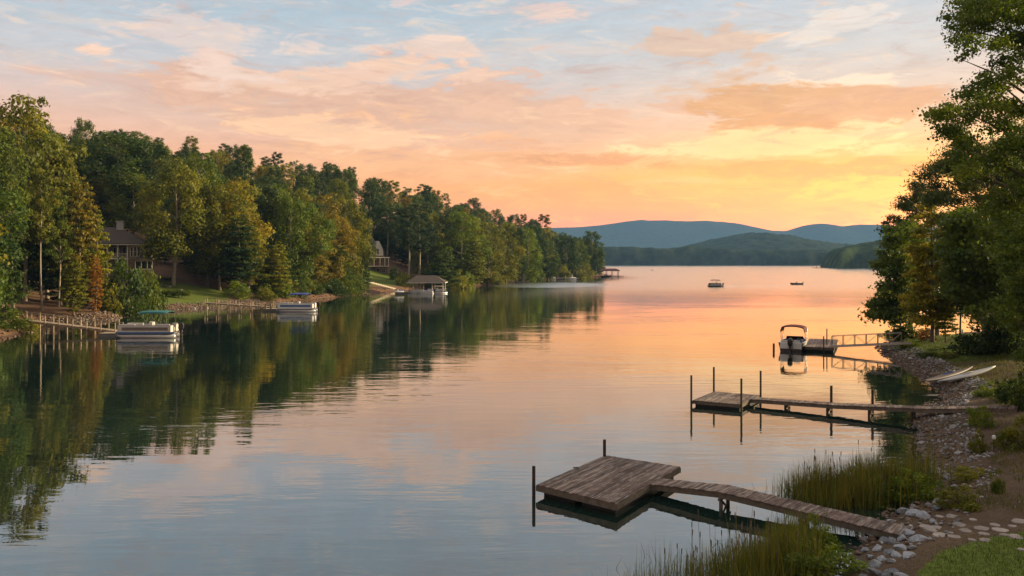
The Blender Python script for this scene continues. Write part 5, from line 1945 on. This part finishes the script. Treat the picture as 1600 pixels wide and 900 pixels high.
float_dock(153, 189, 526, 2.6, 'pale floating dock at the bow of the teal canopied boat')
q = P(186, 521, 0)
t = post(0, 0, -1.5, 1.9, .08, M['pier'], None, name='mooring_post')
t.location = (q.x, q.y, 0)
tag(t, 'pale mooring post at the end of the sunlit pier', 'post')
a = P(322, 472.5, 1.5)
b = P(428, 479.5, .6)
rail_pier(a, b, 1.3, 'second wooden pier with rails along the hedge bank', 7, .95)
float_dock(411, 441, 486, 3.0, 'pale floating dock at the bow of the blue canopied boat')
q = P(437, 481, 0)
t = post(0, 0, -1.5, 2.2, .08, M['pier'], None, name='mooring_post')
t.location = (q.x, q.y, 0)
tag(t, 'pale mooring post between second pier and blue canopied boat', 'post')
q = P(419, 483, .45)
t = empty('dock_bench', tuple(P(419, 483, .43)), 0, 'pale wooden bench on the floating dock of the second pier', 'bench')
MB().box(-.75, .75, -.25, .25, .92, 1.0).build('seat', M['pier'], t)
for sx in (-.5, .5):
    MB().box(sx - .12, sx + .12, -.2, .2, 0, .915).build('leg', M['pier'], t)

# hedge, boulders and border stones on the lawn
a, b = PD(247, 470, 177), PD(293, 470, 177)
cl = []
rs = np.random.default_rng(3)
for i in range(60):
    f = i / 59
    cl.append((np.array([(b.x - a.x) * f - (b.x - a.x) / 2, rs.uniform(-.6, .6), .25 + 1.0 * rs.uniform()]), .5))
pts = clump_cloud(cl, 260, .2, rs, .8, .3, .6)
me = leaf_mesh('hedge', pts[0], pts[1], pts[2], pts[3], rs, M['leaf'])
t = empty('hedge', ((a.x + b.x) / 2, a.y + 1.2, zw((a.x + b.x) / 2, a.y + 1.2) + .1), 0, 'long clipped hedge along the edge of the lawn', 'hedge')
o = link('foliage', me, None, t)
o.color = TINT['mid green'] + (1,)
mb = MB()
for i in range(9):
    mb.tube([((b.x - a.x) * (i / 8 - .5) * .95, 0, -.3), ((b.x - a.x) * (i / 8 - .5) * .95 + .1, .1, .6)], [.05, .02], 5)
mb.build('stem', M['bark'], t)
M['paleboulder'] = surf('pale_boulder', (0.42, 0.37, 0.31), .9, .3, 2.0, bump=.03)
for px, py, D, s, lb in ((10, 487, 116, .75, 'rounded pale boulder at the picture edge above the red bank'), (35, 487, 117, 1.05, 'long pale boulder on the bare bank above the sunlit pier'), (302, 463, 172, .7, 'white boulder standing at the end of the clipped hedge'),
                         (312, 463, 173, .6, 'brown boulder next to the white one by the hedge'), (325, 464, 174, .6, 'pale boulder beside the start of the second pier'), (283, 448, 186, .7, 'stone at the foot of the big olive oak')):
    x = (px - 800) / F * D
    o = put_rock(x, D, zw(x, D) + s * .25, s, rs, False, lb, None, 'boulder')
    o.data = o.data.copy()
    o.data.materials.clear()
    o.data.materials.append(M['brownrock' if 'brown' in lb else 'paleboulder'])
    o.scale = (s * (1.8 if 'long' in lb else 1), s * .8, s * .75)
for i, px in enumerate((226, 233, 240, 247, 255, 262)):
    x, D = (px - 800) / F * 186, 186 + i * .3
    put_rock(x, D, zw(x, D) + .12, .45, rs, False, 'stone edging the flower bed at the top of the hedge lawn', 'flower bed edging stones', 'edging_stone')


# ------------------------------------------------------------------ houses
def hip_roof(mb, x0, x1, y0, y1, ze_, zr, rx0, rx1, ry, th=.18):
    e = [(x0, y0, ze_), (x1, y0, ze_), (x1, y1, ze_), (x0, y1, ze_)]
    a, b = (rx0, ry, zr), (rx1, ry, zr)
    lo = [(p[0], p[1], p[2] - th) for p in e]
    mb.add(e + [a, b] + lo, [(0, 1, 5, 4), (1, 2, 5), (2, 3, 4, 5), (3, 0, 4), (6, 9, 8, 7), (0, 6, 7, 1), (1, 7, 8, 2), (2, 8, 9, 3), (3, 9, 6, 0)])


def window(parent, x0, x1, z0, z1, y, mul=1, side=None):
    """window in a wall facing -y (or +x when side is given as the wall's x)"""
    def bx(mb, a0, a1, b0, b1, d0, d1):
        if side is None:
            mb.box(a0, a1, y - d1, y - d0, b0, b1)
        else:
            mb.box(side + d0, side + d1, a0, a1, b0, b1)
    g = MB()
    bx(g, x0, x1, z0, z1, .004, .03)
    f = g.build('window', M['glass'], parent)
    mb = MB()
    t = .09
    bx(mb, x0 - t, x0, z0 - t, z1 + t, .006, .07)
    bx(mb, x1, x1 + t, z0 - t, z1 + t, .006, .07)
    bx(mb, x0, x1, z1, z1 + t, .006, .07)
    bx(mb, x0, x1, z0 - t, z0, .006, .09)
    for k in range(1, mul):
        xx = lerp(x0, x1, k / mul)
        bx(mb, xx - .03, xx + .03, z0, z1, .032, .06)
    bx(mb, x0, x1, (z0 + z1) / 2 - .025, (z0 + z1) / 2 + .025, .034, .055)
    mb.build('frame', M['trim'], f)


# house with the chimney
D = 186
x = (200 - 800) / F * D
g0 = zw(x, D)
t = empty('lake_house', (x, D, 0), R(16), 'hip roofed lake house with white chimney and two storey porch', 'house')
EV, FLZ, SUN_T = 13.4, 10.3, 9.9
mb = MB()
mb.box(-10, .1, 2.6, 9.5, g0 - 2, EV - .2)
mb.build('wall', M['siding'], t)
mb = MB()
mb.box(.1, 3.3, 0, 9.5, 9.85, EV - .2)
bay = mb.build('wall', M['siding'], t)
MB().box(.1, 3.3, .05, 9.4, g0 - 2, 9.84).build('base_wall', M['stone'], t)
for xa in (.55, 1.25, 1.95, 2.62):
    window(bay, xa, xa + .38, 10.7, 12.7, 0)
mb = MB()
hip_roof(mb, -10.6, 3.8, -.7, 10, EV + .02, EV + 3.7, -6.5, -2.4, 4.4)
roof = mb.build('roof', M['shingle'], t)
MB().box(-10.6, 3.8, -.74, -.66, EV - .30, EV - .16).build('fascia', M['trim'], roof)
ch = MB().box(-2.9, -1.5, 3.6, 4.9, EV, EV + 4.9).build('chimney', M['chim'], roof)
MB().box(-3.02, -1.38, 3.48, 5.02, EV + 4.905, EV + 5.1).build('chimney_cap', M['chim'], ch)
pr = MB().box(-10, .05, -.1, 2.58, FLZ - .3, FLZ).build('porch_floor', M['trim'], t)
for xx in (-8.2, -6.2, -4.1, -2.05, -.12):
    MB().box(xx - .13, xx + .13, -.1, .16, g0 - 1.5, FLZ - .302).build('column', M['trim'], t)
    MB().box(xx - .13, xx + .13, -.1, .16, FLZ + .002, EV - .19).build('column', M['trim'], t)
mb = MB()
mb.box(-10, 0, -.06, 0, FLZ + .9, FLZ + .98)
for k in range(66):
    xx = -9.9 + k * .15
    mb.box(xx, xx + .03, -.05, -.02, FLZ, FLZ + .9)
mb.build('railing', M['trim'], t)
for xa in (-9.3, -7.4, -5.4, -3.3, -1.5):
    window(t, xa, xa + 1.1, FLZ + .3, FLZ + 2.3, 2.6, 2)
    window(t, xa, xa + 1.1, FLZ - 2.9, FLZ - .9, 2.6, 2)
sr = MB().box(1.7, 5.3, -2.2, -.01, g0 - 2, SUN_T - 2.1).build('sunroom', M['siding'], t)
mb = MB()
hip_roof(mb, 1.4, 5.7, -2.6, -.02, SUN_T, SUN_T + .9, 2.6, 4.6, -.05, .15)
mb.build('roof', M['shingle'], sr)
MB().box(1.72, 5.28, -2.0, -.02, SUN_T - 2.099, SUN_T - .3).build('window', M['glass'], sr)
mb = MB()
for xx in (1.7, 2.9, 4.1, 5.15):
    mb.box(xx, xx + .15, -2.24, -2.05, SUN_T - 2.1, SUN_T - .16)
mb.box(1.7, 5.3, -2.23, -2.06, SUN_T - 2.12, SUN_T - 1.95)
mb.box(1.7, 5.3, -2.23, -2.06, SUN_T - .32, SUN_T - .155)
mb.build('frame', M['trim'], sr)

# gabled house with balconies
D = 312
x = (592 - 800) / F * D
g0 = zw(x, D)
t = empty('gabled_house', (x, D, 0), R(24), 'tall stone based house with steep white gable and stacked balconies', 'house')
B0, B1, B2, EV2 = 4.6, 7.9, 10.8, 13.6
MB().box(-7, 3.2, 0, 9, g0 - 3, B1).build('base_wall', M['stone'], t)
w1 = MB().box(-7, 2.2, .6, 8.6, B1 + .002, EV2).build('wall', M['siding'], t)
gab = MB()
gab.add([(-1.0, .3, EV2 - 2.0), (1.6, .3, EV2 - 2.0), (1.6, .3, EV2 + .4), (.1, .3, EV2 + 3.4), (-1.0, .3, EV2 + 1.2), (-1.0, 7, EV2 - 2.0), (1.6, 7, EV2 - 2.0), (1.6, 7, EV2 + .4), (.1, 7, EV2 + 3.4), (-1.0, 7, EV2 + 1.2)],
        [(0, 1, 2, 3, 4), (9, 8, 7, 6, 5), (0, 5, 6, 1), (1, 6, 7, 2), (2, 7, 8, 3), (3, 8, 9, 4), (4, 9, 5, 0)])
gab.build('gable', M['trim'], t)
window(t, -.75, .05, EV2 - 1.5, EV2 + .5, .3, 2)
mb = MB()
mb.add([(-7.5, -.2, EV2), (-.9, -.2, EV2), (-1.2, 4.5, EV2 + 4.6), (-6.5, 4.5, EV2 + 4.6), (-7.5, 9, EV2), (2.6, 9, EV2), (2.6, 4.4, EV2)], [(0, 1, 2, 3), (3, 2, 5, 4), (1, 6, 2), (6, 5, 2), (0, 3, 4), (0, 4, 5, 6, 1)])
roof = mb.build('roof', M['shingle'], t)
MB().box(-7.5, 3.4, -2.6, .55, B2 - .02, B2 + .25).build('balcony_roof', M['trim'], t)
MB().box(-7.2, 3.2, -2.4, -.02, B1 - .25, B1 - .02).build('balcony', M['trim'], t)
for xx in (-6.8, -4.6, -2.4, -.2, 1.6, 3.0):
    MB().box(xx - .1, xx + .1, -2.38, -2.18, B1, B2 - .03).build('post', M['trim'], t)
mb = MB()
mb.box(-7.1, 3.1, -2.36, -2.3, B1 + .85, B1 + .95)
for k in range(60):
    mb.box(-7.1 + k * .17, -7.06 + k * .17, -2.35, -2.31, B1, B1 + .85)
mb.build('railing', M['redwood'], t)
for xa in (-6.2, -4.1, -1.9, .2):
    window(t, xa, xa + 1.2, B1 + .2, B1 + 2.3, .6, 2)
window(t, -1.0, .3, B0 + .3, B0 + 2.4, 0, 1)
window(t, 1.2, 2.4, B0 + .8, B0 + 2.2, 0, 2)


def cottage(px, D, w_, h, dep, label, wallm, rz):
    x = (px - 800) / F * D
    g0 = zw(x, D)
    t = empty('cottage', (x, D, g0), rz, label, 'house')
    MB().box(-w_ / 2, w_ / 2, 0, dep, -1, h).build('wall', M[wallm], t)
    mb = MB()
    mb.add([(-w_ / 2, -.02, h), (w_ / 2, -.02, h), (0, -.02, h + w_ * .33), (-w_ / 2, dep, h), (w_ / 2, dep, h), (0, dep, h + w_ * .33)], [(0, 1, 2), (5, 4, 3), (0, 3, 4, 1), (1, 4, 5, 2), (2, 5, 3, 0)])
    mb.build('gable', M['trim'], t)
    rf = MB()
    for sg in (-1, 1):
        rf.hexa([(sg * (w_ / 2 + .5), -.5, h - .3), (0, -.5, h + w_ * .33 + .03), (0, dep + .5, h + w_ * .33 + .03), (sg * (w_ / 2 + .5), dep + .5, h - .3)], [(sg * (w_ / 2 + .5), -.5, h - .1), (0, -.5, h + w_ * .33 + .25), (0, dep + .5, h + w_ * .33 + .25), (sg * (w_ / 2 + .5), dep + .5, h - .1)])
    rf.build('roof', M['shingle'], t)
    for xa in (-w_ * .32, w_ * .08):
        window(t, xa, xa + w_ * .22, .9, h - .5, 0, 2)
    return t


cottage(900, 482, 6.2, 4.6, 8, 'cottage with lit pale gable nearest the tip of the point', 'stone', R(12))
cottage(874, 462, 5.2, 3.4, 7, 'smaller cottage half hidden by a yellow-green shrub on the point', 'siding', R(12))
cottage(915, 505, 4.0, 2.6, 5, 'tiny white cottage by the water at the end of the point', 'trim', R(14))

# boathouse
a, b = P(640, 458.5, 0), P(692, 458.5, 0)
cx, cy0 = (a.x + b.x) / 2, a.y
hw = (b.x - a.x) / 2
t = empty('boathouse', (cx, cy0, 0), 0, 'open sided boathouse with brown hip roof sheltering several boats', 'boathouse')
mb = MB()
hip_roof(mb, -hw - .9, hw + .7, -.5, 9.5, 3.3, 5.3, -hw + 1.6, hw - 2.4, 4.5, .2)
mb.build('roof', M['shingle'], t)
mb = MB()
mb.box(-hw - .9, hw + .7, -.55, -.50, 3.05, 3.28)
mb.box(hw + .7, hw + .75, -.5, 9.5, 3.05, 3.28)
mb.build('fascia', M['trim'], t)
for xx in (-hw, -hw * .35, hw * .35, hw):
    for yy in (.2, 8.8):
        MB().tube([(xx, yy, -1.5), (xx, yy, 3.1)], .11, 8).build('post', M['trim' if xx > 0 else 'pier'], t)
MB().box(-hw - .5, hw + .3, 7.6, 9.4, .35, .5).build('decking', M['pier'], t)
MB().box(-.6, .6, 1.2, 7.59, .35, .5).build('finger_dock', M['pier'], t)
float_dock(617, 640, 458.3, 3.0, 'low dock beside the boathouse carrying the watercraft', .4)
runabout((cx - hw * .62, cy0 + 1.8, 0), math.pi + .25, 'white covered runabout under the shaded end of the boathouse', L=5.2, low='white', cover='offwhite', bim=False)
runabout((cx - .2, cy0 - 1.1, 0), math.pi - .1, 'open white motor boat moored across the mouth of the boathouse', L=5.0, low='white', bim=False, seatm='navy')
pontoon_boat((cx + hw * .6, cy0 + 2.0, 0), math.pi + .1, 'white pontoon boat under the bright posts of the boathouse', L=6.2, wall='white', stripe='offwhite', top='offwhite', zc=2.1, canopy=(-.3, .2))
q = P(623, 458, .42)
t = empty('jet_ski', (q.x, q.y + 1.3, .42), math.pi + .3, 'white jet ski parked on the low dock beside the boathouse', 'jet ski')
MB().loft([[(x_, y_ * w_, z_) for y_, z_ in ((.5, .15), (.55, .4), (.3, .62), (-.3, .62), (-.55, .4), (-.5, .15))] for x_, w_ in ((-1.3, .9), (-.4, 1), (.5, .9), (1.1, .5), (1.5, .1))]).build('hull', M['white'], t, bevel=.03)
MB().box(-1.1, .1, -.2, .2, .625, .95).build('seat', M['navy'], t, bevel=.06)
MB().hexa([(.15, -.25, .62), (.7, -.2, .62), (.7, .2, .62), (.15, .25, .62)], [(.15, -.15, 1.1), (.35, -.12, 1.1), (.35, .12, 1.1), (.15, .15, 1.1)]).build('console', M['white'], t)
MB().bar((.2, -.42, 1.13), (.2, .42, 1.13), .05, .05).build('handlebar', M['black'], t)

# pale steps to the water before the gabled house
a, b = P(572, 439, 3.6), P(618, 451, .7)
t = empty('garden_steps', (0, 0, 0), 0, 'pale concrete steps running down the bank to the low dock', 'steps')
for i in range(12):
    f = i / 12
    p_ = lerp(a, b, f)
    q_ = lerp(a, b, f + 1 / 12)
    zt = max(p_.z, zw(p_.x, p_.y) + .12)
    MB().hexa([(p_.x, p_.y - .9, zt - .35), (q_.x, q_.y - .9, zt - .35), (q_.x, q_.y + .9, zt - .35), (p_.x, p_.y + .9, zt - .35)], [(p_.x, p_.y - .9, zt), (q_.x, q_.y - .9, zt), (q_.x, q_.y + .9, zt), (p_.x, p_.y + .9, zt)]).build('step', M['concrete'], t)
# red timber play tower past the boathouse
D = 306
x = (704 - 800) / F * D
t = empty('swing_frame', (x, D, zw(x, D)), .4, 'red timber swing frame between shrubs past the boathouse', 'swing')
for sx in (-1.4, 1.4):
    for sy in (-.9, .9):
        MB().bar((sx, sy, -.2), (sx, 0, 3.6), .16, .16).build('leg', M['redwood'], t)
MB().bar((-1.8, 0, 3.65), (1.8, 0, 3.65), .18, .2).build('beam', M['redwood'], t)
MB().box(-.5, .5, -.25, .25, .7, .78).build('seat', M['redwood'], t)
for sx in (-.48, .48):
    MB().tube([(sx, 0, .78), (sx, 0, 3.6)], .03, 5).build('rope', M['pile'], t)

# small jetty
a = P(793, 441.5, 0)
t = float_dock(793, 826, 442, 3.2, 'small dark jetty with one pale post past the olive trees', .7, 'deck')
q = P(818.5, 442.5, 0)
o = MB().box(-.45, .45, -.3, .3, -1.5, 4.0).build('dock_post', M['pier'])
o.location = (q.x, q.y + .2, 0)
tag(o, 'pale upright post standing at the front of the small jetty', 'post')
q = P(797, 440, .72)
runabout((q.x, q.y + 2.2, .55), math.pi, 'small white boat pulled onto the small jetty', L=4.2, W=1.6, h=.6, low='white', bim=False)
# pontoon lift with pale canopy
a = P(878, 436.5, 0)
t = empty('boat_lift', (a.x, a.y, 0), 0, 'boat lift with pale arched canopy below the cottages', 'boat lift')
rings = []
for i in range(2):
    yy = 1 + 5 * i
    up = [(6.0 * math.cos(a_), yy, 2.6 + 1.2 * math.sin(a_)) for a_ in [math.pi * j / 8 for j in range(9)]]
    dn = [(5.8 * math.cos(a_), yy, 2.5 + 1.15 * math.sin(a_)) for a_ in [math.pi * j / 8 for j in range(8, -1, -1)]]
    rings.append(up + dn)
MB().loft(rings).build('canopy', M['alu'], t)
for sx in (-5.6, -1.9, 1.9, 5.6):
    MB().tube([(sx, 1.2, -1.5), (sx, 1.2, 2.7)], .14, 6).build('post', M['trim'], t)
    MB().tube([(sx, 5.8, -1.5), (sx, 5.8, 2.7)], .14, 6).build('post', M['trim'], t)
MB().box(-11, 9, .2, 1.0, .4, .65).build('decking', M['trim'], t)
pontoon_boat((a.x - 1.5, a.y + 3.4, .2), math.pi, 'white pontoon boat parked under the pale arched canopy', L=7, wall='white', stripe='offwhite', top='offwhite', zc=2.0)
for px, D_, lb in ((861, 446, 'white runabout tied up on the dock end nearer the small jetty'), (893, 444, 'small white boat beside the right post of the boat lift')):
    runabout(((px - 800) / F * D_, D_, 0), math.pi + .2, lb, L=5, low='white', bim=False, cover='offwhite')
# red roofed dock at the tip
a = P(955, 433.2, 0)
t = empty('covered_dock', (a.x, a.y, 0), 0, 'covered dock with dark red roof at the very tip of the point', 'dock')
mb = MB()
hip_roof(mb, -7, 5.2, 0, 7, 4.0, 5.2, -5, 3.4, 3.5, .35)
mb.build('roof', M['redroof'], t)
for sx in (-6, -2.5, 1, 4.4):
    for sy in (.5, 6.5):
        MB().tube([(sx, sy, -1.5), (sx, sy, 3.8)], .17, 6).build('post', M['pile'], t)
MB().box(-10, 7.5, -.5, 1.6, .5, .85).build('decking', M['pile'], t)
runabout((a.x - 3, a.y + 3.6, 0), math.pi, 'dark motor boat in the shade of the red roofed dock', L=5.4, low='hulldark', bim=False, cover='navy')
# headland dock far away
q = P(1287, 419.3, 0)
t = empty('covered_dock', tuple(q), 0, 'faint low dock at the foot of the distant headland', 'dock')
MB().box(-14, 8, 0, 5, .5, 1.0).build('decking', M['pile'], t)
mb = MB()
hip_roof(mb, -10, -2, 0, 5, 4.2, 5.6, -7, -4, 2.5, .3)
mb.build('roof', M['pile'], t)
for sx in (-9.5, -2.5):
    MB().tube([(sx, .5, -1.5), (sx, .5, 4.1)], .25, 6).build('post', M['pile'], t)
